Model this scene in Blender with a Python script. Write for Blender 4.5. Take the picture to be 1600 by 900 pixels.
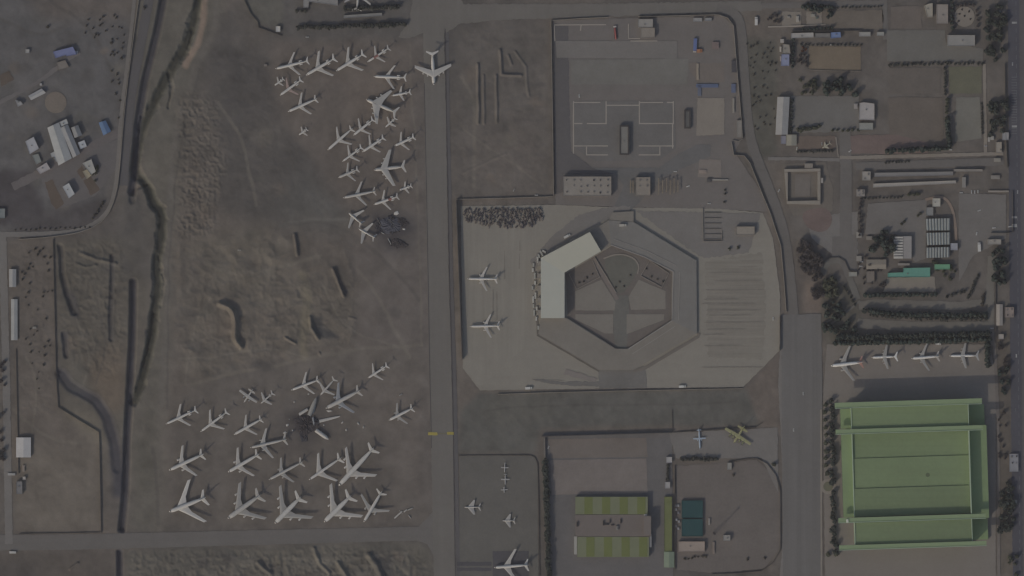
import bpy, bmesh, math, random
import numpy as np
from mathutils import Vector, Matrix
from mathutils.geometry import delaunay_2d_cdt
random.seed(7)
for o in list(bpy.data.objects): bpy.data.objects.remove(o)
SC = bpy.context.scene
COL = SC.collection
S = 0.9                                   # metres on the ground per map unit
MX, MY = 800.0, 450.0
def W(p): return ((p[0]-MX)*S, (MY-p[1])*S)
R = math.radians

# ------------------------------------------------------------------ camera, sky, sun, exposure
cam = bpy.data.cameras.new('camera'); camo = bpy.data.objects.new('camera', cam); COL.objects.link(camo)
camo.location = (0, 0, 12000); cam.sensor_width = 36; cam.lens = 36*12000/1440.0
cam.clip_start = 50; cam.clip_end = 60000
SC.camera = camo
SUN_EL, SUN_AZ = 33.0, 224.0
wd = bpy.data.worlds.new('World'); SC.world = wd; wd.use_nodes = True
nt = wd.node_tree; bg = nt.nodes['Background']
sky = nt.nodes.new('ShaderNodeTexSky'); sky.sky_type = 'NISHITA'; sky.sun_disc = False
sky.sun_elevation = R(SUN_EL); sky.sun_rotation = R(SUN_AZ); sky.dust_density = 5.0; sky.altitude = 1200
nt.links.new(sky.outputs[0], bg.inputs[0]); bg.inputs[1].default_value = 0.15
sl = bpy.data.lights.new('sun', 'SUN'); slo = bpy.data.objects.new('sun', sl); COL.objects.link(slo)
sl.energy = 2.0; sl.angle = R(0.55); sl.color = (1.0, 0.935, 0.83)
az = R(SUN_AZ); el = R(SUN_EL)
tosun = Vector((math.sin(az)*math.cos(el), math.cos(az)*math.cos(el), math.sin(el)))
slo.rotation_euler = tosun.to_track_quat('Z', 'Y').to_euler(); slo.location = tosun*500
SC.view_settings.view_transform = 'Standard'; SC.view_settings.look = 'None'
SC.view_settings.exposure = -0.90; SC.view_settings.gamma = 1.0
SC.view_settings.use_curve_mapping = False
SC.render.engine = 'CYCLES'
SC.cycles.filter_width = 1.4
KEY = 0.42
HAZE = 0.68e-5

# ------------------------------------------------------------------ helpers
def lin(v):
    v /= 255.0
    return v/12.92 if v <= 0.04045 else ((v+0.055)/1.055)**2.4
LIT = (1.01, 1.03, 1.13)                     # tint of the daylight the colours were judged under
def alb(c): return tuple(min(0.85, lin(v)/KEY/k) for v, k in zip(c, LIT))

MATS = {}
def surf(name, c, var=.10, scale=.03, fine=.10, fscale=.35, streak=None, samt=.12, rough=.9, raw=False):
    if name in MATS: return MATS[name]
    m = bpy.data.materials.new(name); m.use_nodes = True; MATS[name] = m
    n = m.node_tree; L = n.links.new; N = n.nodes.new
    b = n.nodes['Principled BSDF']; b.inputs['Roughness'].default_value = rough
    b.inputs['Specular IOR Level'].default_value = .25
    g = N('ShaderNodeNewGeometry')
    def noise(sc, det, vec=None):
        t = N('ShaderNodeTexNoise'); t.inputs['Scale'].default_value = sc; t.inputs['Detail'].default_value = det
        L(vec or g.outputs['Position'], t.inputs['Vector'])
        s = N('ShaderNodeMath'); s.operation = 'SUBTRACT'; L(t.outputs[0], s.inputs[0]); s.inputs[1].default_value = .5
        return s.outputs[0]
    terms = [(noise(scale, 6), var*4.0), (noise(fscale, 3), fine*2.2), (noise(.11, 4), (var+fine)*1.0)]
    if streak:
        mp = N('ShaderNodeMapping'); mp.inputs['Scale'].default_value = (streak[0], streak[1], 1)
        L(g.outputs['Position'], mp.inputs['Vector'])
        terms.append((noise(1.0, 4, mp.outputs[0]), samt*3.0))
    acc = None
    for o, k in terms:
        q = N('ShaderNodeMath'); q.operation = 'MULTIPLY_ADD'; L(o, q.inputs[0]); q.inputs[1].default_value = k
        if acc is None: q.inputs[2].default_value = 1.0
        else: L(acc, q.inputs[2])
        acc = q.outputs[0]
    col = N('ShaderNodeRGB'); a = c if raw else alb(c); col.outputs[0].default_value = (*a, 1)
    v = N('ShaderNodeVectorMath'); v.operation = 'SCALE'; L(col.outputs[0], v.inputs[0]); L(acc, v.inputs['Scale'])
    L(v.outputs[0], b.inputs['Base Color'])
    return m

class MB:
    def __init__(s): s.v = []; s.f = []
    def add(s, vs, fs):
        k = len(s.v); s.v += [tuple(p) for p in vs]; s.f += [tuple(i+k for i in f) for f in fs]; return s
    def prism(s, poly, z0, z1, top=True, bottom=True):
        n = len(poly)
        vs = [(x, y, z0) for x, y in poly]+[(x, y, z1) for x, y in poly]
        fs = [(i, (i+1) % n, n+(i+1) % n, n+i) for i in range(n)]
        if top: fs.append(tuple(range(n, 2*n)))
        if bottom: fs.append(tuple(range(n-1, -1, -1)))
        return s.add(vs, fs)
    def box(s, c, d, rz=0.0, tap=1.0):
        ca, sa = math.cos(rz), math.sin(rz); vs = []
        for z, t in ((-.5, 1), (.5, tap)):
            for x, y in ((-.5, -.5), (.5, -.5), (.5, .5), (-.5, .5)):
                X, Y = x*d[0]*t, y*d[1]*t
                vs.append((c[0]+X*ca-Y*sa, c[1]+X*sa+Y*ca, c[2]+z*d[2]))
        return s.add(vs, [(3, 2, 1, 0), (4, 5, 6, 7), (0, 1, 5, 4), (1, 2, 6, 5), (2, 3, 7, 6), (3, 0, 4, 7)])
    def loft(s, rings, closed=True):
        n = len(rings[0]); vs = [p for r in rings for p in r]; fs = []
        for k in range(len(rings)-1):
            for i in range(n):
                fs.append((k*n+i, k*n+(i+1) % n, (k+1)*n+(i+1) % n, (k+1)*n+i))
        if closed: fs += [tuple(range(n-1, -1, -1)), tuple(range((len(rings)-1)*n, len(rings)*n))]
        return s.add(vs, fs)
    def lathe(s, stations, n=10, axis='x', off=(0, 0, 0)):
        rings = []
        for t, r, dz in stations:
            ring = []
            for i in range(n):
                a = 2*math.pi*i/n
                if axis == 'x': ring.append((off[0]+t, off[1]+r*math.cos(a), off[2]+dz+r*math.sin(a)))
                else: ring.append((off[0]+r*math.cos(a), off[1]+r*math.sin(a), off[2]+t))
            rings.append(ring)
        return s.loft(rings)
    def build(s, name, mat, parent=None, loc=None, smooth=False):
        me = bpy.data.meshes.new(name); me.from_pydata(s.v, [], s.f); me.materials.append(mat)
        bm = bmesh.new(); bm.from_mesh(me); bmesh.ops.recalc_face_normals(bm, faces=bm.faces); bm.to_mesh(me); bm.free()
        if smooth: me.polygons.foreach_set('use_smooth', [True]*len(me.polygons))
        o = bpy.data.objects.new(name, me); COL.objects.link(o)
        if parent: o.parent = parent
        if loc: o.location = loc
        return o
def tag(o, label, cat, group=None):
    lab16(label)
    o['label'] = label; o['category'] = cat
    if group: o['group'] = group
    return o
def thing(name, label, cat, loc=(0, 0, 0), rz=0, group=None):
    o = bpy.data.objects.new(name, None); o.empty_display_size = 2; COL.objects.link(o)
    o.location = loc; o.rotation_euler = (0, 0, rz)
    return tag(o, label, cat, group)
KIDS = {}
def dup(root, loc, rz, sc, label, group=None):
    r = root.copy(); COL.objects.link(r); r.location = loc; r.rotation_euler = (0, 0, rz); r.scale = sc
    r['label'] = label
    if group: r['group'] = group
    for ch in KIDS.get(root.name, []):
        c = ch.copy(); COL.objects.link(c); c.parent = r
    return r
def ccw(p):
    a = sum(p[i][0]*p[(i+1) % len(p)][1]-p[(i+1) % len(p)][0]*p[i][1] for i in range(len(p)))
    return p if a > 0 else p[::-1]
def offset(poly, d):                     # inward offset of a ccw polygon
    n = len(poly); out = []
    for i in range(n):
        p0, p1, p2 = Vector(poly[i-1]), Vector(poly[i]), Vector(poly[(i+1) % n])
        e1 = (p1-p0).normalized(); e2 = (p2-p1).normalized()
        n1 = Vector((-e1.y, e1.x)); n2 = Vector((-e2.y, e2.x)); b = (n1+n2)
        b = b/max(.25, b.dot(n1)) if b.length > 1e-6 else n1
        out.append(tuple(p1+b*d))
    return out
def ordw(n):
    a = ['', 'first', 'second', 'third', 'fourth', 'fifth', 'sixth', 'seventh', 'eighth', 'ninth', 'tenth', 'eleventh', 'twelfth',
         'thirteenth', 'fourteenth', 'fifteenth', 'sixteenth', 'seventeenth', 'eighteenth', 'nineteenth']
    if n < 20: return a[n]
    t = ['', '', 'twent', 'thirt', 'fort', 'fift', 'sixt', 'sevent', 'eight', 'ninet'][n//10]
    return t+'ieth' if n % 10 == 0 else t+'y-'+a[n % 10]
def lab16(x):
    if len(x.split()) > 16: print('LONG', len(x.split()), x)
    return x
def circ(c, r, n=24, ry=None): return [(c[0]+r*math.cos(2*math.pi*i/n), c[1]+(ry or r)*math.sin(2*math.pi*i/n)) for i in range(n)]
def ribbon(pts, w0, w1=None):            # outline of a strip along a polyline
    w1 = w0 if w1 is None else w1; L, Rr = [], []; n = len(pts)
    for i, p in enumerate(pts):
        a = Vector(pts[max(0, i-1)]); b = Vector(pts[min(n-1, i+1)]); d = (b-a).normalized(); nn = Vector((-d.y, d.x))
        w = (w0+(w1-w0)*i/(n-1))/2
        L.append(tuple(Vector(p)+nn*w)); Rr.append(tuple(Vector(p)-nn*w))
    return L+Rr[::-1]
def smooth(pts, it=2, closed=False):
    for _ in range(it):
        q = []
        n = len(pts)
        for i in range(n if closed else n-1):
            a, b = pts[i], pts[(i+1) % n]
            q += [(a[0]*.75+b[0]*.25, a[1]*.75+b[1]*.25), (a[0]*.25+b[0]*.75, a[1]*.25+b[1]*.75)]
        pts = q if closed else [pts[0]]+q+[pts[-1]]
    return pts

# ------------------------------------------------------------------ flat paved surfaces (map units), from the lowest layer up
ASPH = surf('asphalt', (82, 79, 77), .07, .02, .10, .4, (.004, .12), .05)
ASPHV = surf('taxiway_asphalt', (85, 82, 79), .06, .02, .08, .4, (.14, .004), .07)
ASPHD = surf('dark_asphalt', (71, 69, 70), .07, .02, .10, .4)
ASPHL = surf('light_asphalt', (91, 88, 86), .07, .02, .10, .4, (.01, .06), .05)
ROADB = surf('bluish_road', (83, 81, 80), .05, .02, .08, .4, (.16, .003), .13)
CONC = surf('apron_concrete', (104, 100, 94), .06, .015, .07, .4, (.006, .10), .05)
CONCV = surf('streaked_concrete', (104, 100, 94), .05, .02, .06, .4, (.20, .010), .09)
CONCH = surf('stained_concrete', (99, 95, 89), .06, .02, .07, .4, (.012, .33), .16)
PALE = surf('pale_paving', (103, 97, 91), .06, .05, .08, .5)
DUST = surf('dusty_yard', (88, 82, 78), .10, .03, .10, .4)
BROWN = surf('brown_field', (91, 82, 71), .10, .04, .12, .4)
REDD = surf('reddish_soil', (87, 76, 73), .10, .04, .12, .4)
LINEP = surf('pale_kerb_stone', (118, 112, 106), .05, .05, .08, .5)
YELP = surf('yellow_paint', (122, 112, 60), .08, .1, .2, .6)
WHTP = surf('white_paint', (118, 117, 117), .08, .1, .2, .6)
WATERD = surf('dark_wash_silt', (61, 59, 61), .10, .04, .12, .4)
LAWN = surf('dry_lawn', (79, 78, 66), .10, .05, .14, .5)
COURT = surf('courtyard_concrete', (96, 92, 87), .06, .03, .08, .4)
SHEETS = []
def sheet(name, pts, layer, mat, jit=.5, flat=True): SHEETS.append((name, pts, layer, mat, jit, flat))
# taxiways and roads
sheet('taxiway', [(661, 40), (694, 42), (697, 200), (701, 420), (706, 600), (711, 800), (714, 960), (679, 960), (676, 800), (671, 600), (665, 300)], 3, ASPHV)
sheet('taxiway_shoulder', ribbon([(698, 45), (700, 200), (705, 420), (711, 620), (717, 960)], 6), 2, ASPHD, .4)
sheet('drain_line', ribbon([(695.5, 45), (698, 200), (702, 420), (707, 600), (712.5, 960)], 1.3), 4, surf('drain_grating', (58, 56, 57)), .1)
sheet('drain_line', ribbon([(663.0, 130), (666.5, 300), (672, 600), (674.5, 700)], 1.0), 4, MATS['drain_grating'], .1)
sheet('road', smooth([(-60, 848), (0, 848), (160, 846), (400, 840), (640, 834), (690, 832)], 1) and ribbon([(-60, 849), (0, 848), (160, 846), (400, 840), (640, 834), (682, 832)], 26, 21), 2, ASPH)
sheet('road_corner', [(655, 822), (676, 800), (680, 800), (690, 880), (680, 905), (678, 870), (668, 850), (650, 844)], 1, ASPH)
sheet('road', [(650, -30), (702, -30), (724, 6), (900, 6), (1110, 3), (1190, 1), (1190, 17), (1110, 20), (900, 28), (770, 31), (716, 38), (700, 50), (661, 52), (640, 60), (622, 58), (640, 30)], 2, ASPHV, 1.2)
sheet('road', ribbon(smooth([(1120, 12), (1150, 20), (1159, 42), (1163, 120), (1170, 210), (1184, 252), (1208, 310), (1224, 360), (1232, 410), (1240, 500)], 2), 13, 17), 3, ASPH)
sheet('taxiway', [(1221, 492), (1283, 490), (1285, 600), (1283, 760), (1284, 960), (1224, 960), (1222, 700)], 4, ROADB)
sheet('taxiway_shoulder', [(1216, 600), (1221, 492), (1222, 700), (1224, 960), (1212, 960), (1222, 860), (1224, 770)], 3, ASPHL)
sheet('road', ribbon([(1190, 9), (1380, 5), (1381, 60), (1600, 5)][:2], 9), 1, ASPH)
sheet('road', ribbon([(1382, 0), (1384, 62)], 8), 2, ASPH)
sheet('road', ribbon([(1320, 205), (1322, 262), (1321, 400), (1330, 430)], 17, 20), 3, ASPH)
sheet('road', ribbon([(1312, 246), (1340, 246), (1450, 243), (1568, 240)], 5.5), 4, PALE)
sheet('road', ribbon([(1337, 260), (1450, 256), (1568, 252)], 12), 3, ASPH)
sheet('road', ribbon([(1200, 248), (1250, 248), (1312, 250)], 5), 3, ASPHL)
sheet('road', ribbon(smooth([(-60, 366), (0, 366), (90, 366), (135, 358), (165, 338), (180, 305), (185, 250), (189, 180), (203, 70), (214, -40)], 2), 9, 5), 3, ASPHL)
sheet('road', ribbon(smooth([(246, -60), (232, 0), (218, 80), (204, 150), (196, 230), (193, 290)], 2), 15, 13), 2, ASPHD)
sheet('road', ribbon([(4, 370), (10, 600), (14, 850)], 12), 2, ASPHL)
sheet('highway', [(1574, -60), (1592, -60), (1595, 400), (1598, 960), (1583, 960), (1577, 400)], 4, surf('highway_asphalt', (60, 60, 66), .06, .02, .08, .4, (.2, .004), .08))
sheet('highway_verge', [(1592, -60), (1700, -60), (1700, 960), (1598, 960)], 2, ASPHD)
for i in range(22):
    y = 120+i*4.2
    sheet('road_marking', [(1580.5, y), (1589, y), (1589, y+1.2), (1580.5, y+1.2)], 5, surf('worn_road_paint', (80, 80, 84)), 0)
for y in (34, 196, 338, 350, 352): sheet('road_marking', [(1581, y), (1589, y), (1589, y+3), (1581, y+3)], 5, WHTP, .2)
for i in range(70): sheet('road_marking', [(1586.6+i*.1, i*14-40), (1587.4+i*.1, i*14-40), (1587.5+i*.1, i*14-33), (1586.7+i*.1, i*14-33)], 5, MATS['worn_road_paint'], 0)
# terminal apron
sheet('apron', [(720, 322), (870, 320), (960, 324), (1120, 326), (1192, 332), (1208, 372), (1219, 460), (1218, 548), (1161, 605), (940, 607), (750, 610), (723, 575)], 2, CONC)
sheet('apron', [(722, 340), (845, 330), (838, 402), (838, 525), (800, 560), (750, 606), (725, 573)], 3, CONCV, 2)
sheet('apron', [(1103, 408), (1190, 395), (1196, 480), (1192, 560), (1106, 560)], 3, CONCH, 2.5)
sheet('apron', [(994, 330), (1188, 334), (1170, 395), (1100, 404), (1092, 400)], 4, ASPHL, 1.5)
sheet('apron', [(858, 374), (905, 335), (960, 322), (985, 322), (985, 332), (952, 342), (845, 400), (835, 425), (828, 408)], 4, ASPHL, 1.5)
sheet('pavement', [(934, 576), (1008, 572), (1011, 606), (936, 607)], 4, surf('worn_grey_paving', (84, 82, 80)), .8)
for k, (x0, y0, x1) in enumerate([(1104, 467, 1150), (1100, 473.5, 1176), (1106, 484, 1184), (1112, 492, 1170), (1104, 503, 1186), (1108, 514, 1160), (1103, 522, 1128), (1104, 539, 1156), (1100, 573, 1188), (1110, 425, 1175), (1120, 438, 1185), (840, 594, 876), (1106, 452, 1190), (1160, 407, 1186), (1158, 416, 1180)]):
    sheet('tyre_mark', [(x0, y0), (x1, y0-.4), (x1+6, y0+.4), (x1, y0+1.2), (x0, y0+1.8), (x0-5, y0+.8)], 5, surf('tyre_rubber', (94, 90, 85)), .5)
for (x0, y0, y1) in [(788, 392, 436), (811, 396, 420), (812, 375, 392), (770, 452, 492), (776, 455, 500)]:
    sheet('tyre_mark', [(x0, y0), (x0+1, y0), (x0+1.4, y1), (x0-.6, y1)], 5, MATS['tyre_rubber'], .4)
sheet('tyre_mark', [(830, 592), (880, 597), (935, 596), (936, 604), (890, 603), (850, 598)], 5, MATS['worn_grey_paving'], 1.0)
sheet('tyre_mark', [(884, 576), (934, 592), (930, 597), (880, 585)], 5, surf('faint_rubber', (96, 91, 88)), 1.0)
sheet('pavement_strip', ribbon([(990, 580), (1006, 576), (1091, 526), (1092.5, 520)], 5), 6, surf('ring_edge_strip', (85, 81, 77)), .3)
sheet('pavement_strip', ribbon([(839, 523.5), (936, 580.5)], 2.2), 6, surf('ring_edge_dark', (76, 73, 70)), .3)
sheet('pavement_strip', [(838, 500), (841, 500), (843, 524), (839, 522)], 6, MATS['ring_edge_dark'], .3)
# courtyard inside the terminal ring
sheet('courtyard', [(884, 428), (940, 394), (956, 384), (984, 383), (1008, 403), (1050, 425), (1049, 500), (982, 544), (962, 544), (887, 496)], 3, surf('courtyard_soil', (80, 75, 72)), .3)
sheet('courtyard_paving', [(899, 455), (940, 437), (962, 472), (960, 485), (899, 485)], 5, COURT, .3)
sheet('courtyard_paving', [(899, 491), (958, 491), (958, 521), (945, 521), (899, 499)], 5, COURT, .3)
sheet('courtyard_paving', [(982, 464), (998, 437), (1040, 455), (1040, 483), (986, 484)], 5, COURT, .3)
sheet('courtyard_paving', [(979, 491), (1038, 491), (1037, 500), (979, 522)], 5, COURT, .3)
sheet('courtyard_road', [(958, 462), (982, 462), (983, 500), (979, 544), (961, 544), (958, 500)], 4, surf('courtyard_asphalt', (80, 79, 76)), .5)
sheet('courtyard_lawn', smooth([(940, 405), (962, 398), (984, 399), (996, 410), (997, 424), (980, 452), (968, 460), (958, 452)], 2, True), 6, surf('courtyard_grey_turf', (77, 76, 71)), .5)
sheet('courtyard_path', ribbon([(926, 404), (965, 468)], 6), 5, surf('courtyard_path_stone', (90, 84, 81)), .3)
sheet('courtyard_path', ribbon(smooth([(943, 404), (965, 396), (988, 401), (999, 414), (996, 428)], 2), 2.2), 7, PALE, .2)
# walled north compound
sheet('yard', [(864, 32), (1128, 24), (1148, 42), (1160, 215), (1148, 238), (1190, 300), (1200, 330), (868, 320)], 1, surf('yard_surface', (86, 82, 80), .08, .03, .1, .4))
sheet('yard_road', [(866, 36), (888, 40), (889, 130), (892, 236), (925, 262), (960, 262), (960, 272), (880, 272), (880, 300), (867, 304)], 3, ASPHD, .6)
sheet('yard_road', [(868, 64), (1058, 64), (1058, 92), (870, 90)], 4, ASPHL, .4)
sheet('yard_road', [(892, 93), (1076, 92), (1074, 132), (893, 132)], 3, surf('yard_worn_asphalt', (88, 86, 83)), .4)
sheet('yard_road', [(925, 262), (1030, 262), (1060, 240), (1090, 226), (1110, 226), (1110, 244), (1040, 275), (985, 330), (960, 322), (975, 290), (960, 272)], 3, surf('yard_bend_asphalt', (80, 79, 79)), .6)
sheet('parking_lot', [(894, 158), (1054, 158), (1056, 232), (1030, 250), (930, 252), (896, 230)], 3, surf('parking_asphalt', (82, 80, 79)), .4)
sheet('pad', [(1090, 153), (1132, 153), (1132, 210), (1088, 212)], 4, PALE, .4)
sheet('pad', [(1093, 249), (1127, 249), (1127, 277), (1090, 277)], 4, surf('buff_paving', (97, 91, 87)), .4)
sheet('pad', [(1070, 98), (1132, 98), (1132, 128), (1090, 128)], 3, DUST, .8)
def kerb(p, w=1.7): sheet('kerb_line', ribbon(p, w), 5, LINEP, .12)
for p in [[(896, 160), (938, 160)], [(947, 158), (947, 194)], [(896, 158), (896, 240)], [(897, 193), (910, 193)], [(917, 193), (948, 193)], [(948, 164.5), (999, 164.5)],
          [(999, 158), (999, 194)], [(1000, 160), (1036, 160)], [(1042, 160), (1053, 160)], [(1052, 158), (1052, 194)], [(999, 193), (1053, 193)], [(1051, 194), (1051, 232)],
          [(897, 228), (950, 228)], [(916.5, 229), (916.5, 242)], [(916, 242), (950, 242)], [(998, 228), (1053, 228)], [(1031, 229), (1031, 242)], [(998, 242), (1032, 242)],
          [(866, 39), (947, 38.5)], [(866, 40), (867, 64)], [(908, 39), (907, 48)], [(982, 37), (982, 60), (1000, 60)], [(985, 64), (1027, 64)]]: kerb(p)
# south compounds
sheet('yard', [(848, 676), (1050, 674), (1052, 960), (858, 960)], 1, surf('south_yard_asphalt', (79, 77, 77)), .4)
sheet('pad', [(860, 719), (1010, 716), (1012, 770), (862, 773)], 3, surf('pad_concrete', (94, 88, 85)), .4)
sheet('pad', [(856, 686), (1010, 684), (1012, 714), (862, 716)], 2, DUST, .5)
sheet('yard', [(1056, 728), (1140, 722), (1182, 718), (1203, 738), (1219, 768), (1219, 858), (1194, 888), (1120, 896), (1056, 890)], 1, surf('radar_yard_dust', (83, 78, 75), .10, .03, .12, .3), 1)
sheet('road', [(1045, 676), (1215, 668), (1216, 770), (1190, 716), (1056, 716)], 2, ASPHL, .6)
sheet('yard', [(718, 712), (836, 712), (840, 730), (842, 960), (718, 960)], 1, surf('grey_parking_stand', (77, 75, 72)), .5)
sheet('stand', [(770, 861), (826, 861), (826, 960), (770, 960)], 3, surf('dark_stand', (61, 60, 63)), .4)
sheet('stand', [(714, 878), (768, 878), (768, 884), (714, 884)], 3, MATS['dark_stand'], .6)
sheet('stand', [(714, 887), (768, 887), (768, 892), (714, 892)], 3, MATS['dark_stand'], .6)
sheet('painted_mark', [(669, 675.5), (683, 675.5), (684, 680), (669, 680)], 5, YELP, .5)
sheet('painted_mark', [(698, 675), (709, 675), (709, 679.5), (699, 679.5)], 5, YELP, .5)
sheet('painted_mark', [(684, 677), (698, 677), (698, 678), (684, 678)], 5, surf('faded_yellow_paint', (92, 88, 68)), .3)
# hangar apron
sheet('apron', [(1292, 538), (1545, 538), (1554, 574), (1556, 640), (1556, 960), (1290, 960), (1286, 620)], 3, surf('hangar_apron_concrete', (95, 90, 86), .05, .02, .07, .4, (.01, .12), .04))
sheet('path', ribbon([(1283, 640), (1284, 960)], 3), 5, PALE, .2)
sheet('path', circ((1294, 760), 12), 5, PALE, .2)
sheet('path', circ((1294, 760), 7.6), 6, LAWN, .4)
sheet('path', ribbon([(1546, 510), (1554, 540), (1559, 640), (1561, 960)], 5), 4, surf('perimeter_path', (88, 83, 80)), .3)
# north-east quarter
sheet('yard', [(1236, 150), (1342, 150), (1342, 205), (1238, 208)], 2, surf('quiet_car_park', (85, 83, 81)), .8)
sheet('field', [(1264, 72), (1345, 73), (1345, 110), (1264, 109)], 2, BROWN, .6)
sheet('field', [(1285, 16), (1380, 16), (1380, 45), (1285, 45)], 2, surf('fallow_plot', (84, 78, 72), .1, .05, .12), .8)
sheet('field', [(1392, 10), (1440, 10), (1440, 44), (1392, 44)], 2, surf('bare_plot', (82, 76, 72), .1, .05, .12), .8)
sheet('yard', [(1222, 18), (1252, 18), (1252, 40), (1222, 40)], 2, PALE, .6)
sheet('yard', [(1260, 18), (1284, 18), (1284, 38), (1260, 38)], 2, PALE, .6)
sheet('path', ribbon([(1200, 42), (1245, 41), (1290, 38)], 2), 4, LINEP, .2)
sheet('parking_lot', [(1386, 47), (1476, 47), (1478, 66), (1536, 76), (1536, 96), (1386, 96)], 2, surf('garden_car_park', (84, 82, 79)), .6)
sheet('field', [(1390, 106), (1470, 106), (1470, 146), (1390, 146)], 2, surf('grey_brown_plot', (79, 74, 70), .1, .04, .12), .8)
sheet('lawn', [(1482, 104), (1534, 104), (1534, 146), (1484, 146)], 2, LAWN, .8)
sheet('path', circ((1507, 26), 16), 3, PALE, .6)
sheet('field', [(1388, 152), (1474, 152), (1474, 222), (1390, 224)], 2, surf('brown_yard', (80, 74, 69), .1, .03, .12), .6)
sheet('court', [(1494, 152), (1531, 152), (1534, 216), (1492, 222)], 2, surf('court_surface', (90, 88, 83)), .4)
sheet('path', ribbon([(1538, 100), (1540, 240)], 5), 3, PALE, .4)
sheet('field', [(1325, 212), (1400, 210), (1450, 222), (1450, 240), (1327, 240)], 2, REDD, 1)
sheet('field', [(1244, 212), (1305, 212), (1306, 232), (1246, 234)], 2, surf('rusty_bed', (84, 75, 69), .12, .05, .12), 1)
sheet('path', ribbon([(1306, 214), (1310, 246)], 2), 4, PALE, .2)
sheet('field', smooth([(1250, 330), (1290, 322), (1302, 340), (1296, 358), (1280, 364), (1260, 356)], 2, True), 2, REDD, .8)
sheet('yard', [(1222, 256), (1290, 252), (1302, 300), (1300, 330), (1240, 338), (1222, 300)], 1, surf('buff_garden_soil', (84, 79, 74), .1, .05, .12), 1)
sheet('yard', [(1356, 318), (1448, 312), (1446, 404), (1430, 410), (1400, 366), (1352, 366)], 2, surf('depot_asphalt', (87, 84, 82)), .6)
sheet('yard', [(1498, 302), (1572, 304), (1572, 372), (1520, 400), (1498, 440)], 2, MATS['depot_asphalt'], .6)
sheet('path', ribbon(smooth([(1446, 312), (1470, 306), (1484, 316), (1492, 340), (1494, 376)], 2), 4), 3, surf('sandy_lane', (104, 92, 84)), .4)
sheet('yard', [(1386, 434), (1460, 432), (1462, 456), (1380, 456)], 2, PALE, .5)
sheet('yard', [(1300, 370), (1338, 366), (1340, 432), (1326, 430), (1318, 404), (1300, 404)], 2, ASPH, .6)
sheet('yard', [(1260, 340), (1340, 330), (1340, 408), (1308, 404), (1268, 372)], 1, ASPHL, 1)
sheet('road', ribbon([(1342, 478), (1365, 474), (1500, 478), (1545, 470), (1552, 400)], 13), 2, surf('garden_road', (87, 84, 80)), .5)
sheet('road', ribbon([(1340, 505), (1420, 510), (1545, 510)], 15), 2, MATS['garden_road'], .5)
sheet('road', ribbon([(1548, 400), (1548, 540)], 10), 3, MATS['garden_road'], .5)
sheet('path', ribbon([(1285, 515), (1310, 498), (1344, 470)], 3.2), 4, surf('grey_path', (82, 80, 77)), .3)
sheet('path', ribbon([(1290, 505), (1322, 484)], 2), 4, MATS['grey_path'], .3)
sheet('road', ribbon(smooth([(1286, 430), (1290, 412), (1305, 405), (1318, 410), (1326, 430), (1340, 468)], 2), 10), 3, MATS['grey_path'], .5)
# western compound
sheet('yard', [(48, 235), (70, 262), (116, 246), (188, 216), (184, 260), (150, 305), (96, 325), (68, 290)], 1, surf('depot_yard', (79, 76, 76)), 1)
sheet('field', [(70, 285), (82, 280), (100, 318), (88, 328), (80, 318)], 2, surf('brown_bed', (72, 64, 58), .1, .05, .12), .6)
sheet('field', [(130, 282), (142, 276), (156, 296), (142, 306)], 2, MATS['brown_bed'], .8)
sheet('field', [(120, 268), (128, 258), (134, 275), (128, 280)], 2, MATS['brown_bed'], .8)
sheet('plaza', circ((87, 160), 17), 2, surf('clay_plaza', (92, 85, 79), .1, .05, .12), .8)
sheet('field', [(0, 118), (14, 110), (22, 124), (2, 136)], 2, MATS['brown_bed'], .8)
sheet('road', ribbon([(-60, 200), (0, 160), (60, 128), (110, 90), (125, 82)], 6), 2, surf('depot_lane', (84, 81, 81)), 1)
sheet('road', ribbon([(188, 206), (120, 240), (60, 272), (20, 292)], 13), 2, surf('depot_drive', (80, 76, 76)), .8)

# ------------------------------------------------------------------ ground with real relief
dx = 1.5
gx = np.arange(-60, 1660.1, dx); gy = np.arange(-60, 960.1, dx)
PX, PY = np.meshgrid(gx, gy)
rng = np.random.default_rng(3)
def vnoise(cell, seed, ax=1.0, ay=1.0):
    r = np.random.default_rng(seed)
    u = (PX+70)/(cell*ax); v = (PY+70)/(cell*ay)
    nx, ny = int(u.max())+3, int(v.max())+3
    g = r.random((ny, nx)); iu = u.astype(int); iv = v.astype(int); fu = u-iu; fv = v-iv
    fu = fu*fu*(3-2*fu); fv = fv*fv*(3-2*fv)
    return (g[iv, iu]*(1-fu)+g[iv, iu+1]*fu)*(1-fv)+(g[iv+1, iu]*(1-fu)+g[iv+1, iu+1]*fu)*fv
def fbm(cell, seed, octv=4, ax=1.0, ay=1.0):
    a = 0; k = 1.0; t = 0
    for i in range(octv): a = a+k*vnoise(cell/2**i, seed+i, ax, ay); t += k; k *= .5
    return a/t-.5
WX = fbm(40, 11, 4); WY = fbm(40, 31, 4)
def blur(a, r):
    r = int(round(r/dx))
    if r < 1: return a
    for _ in range(2):
        for axi in (0, 1):
            p = np.pad(a, [(r+1, r) if k == axi else (0, 0) for k in (0, 1)], mode='edge')
            c = np.cumsum(p, axis=axi, dtype=np.float64); n = 2*r+1
            a = (c[n:] - c[:-n] if axi == 0 else c[:, n:]-c[:, :-n])/n
    return a
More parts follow.
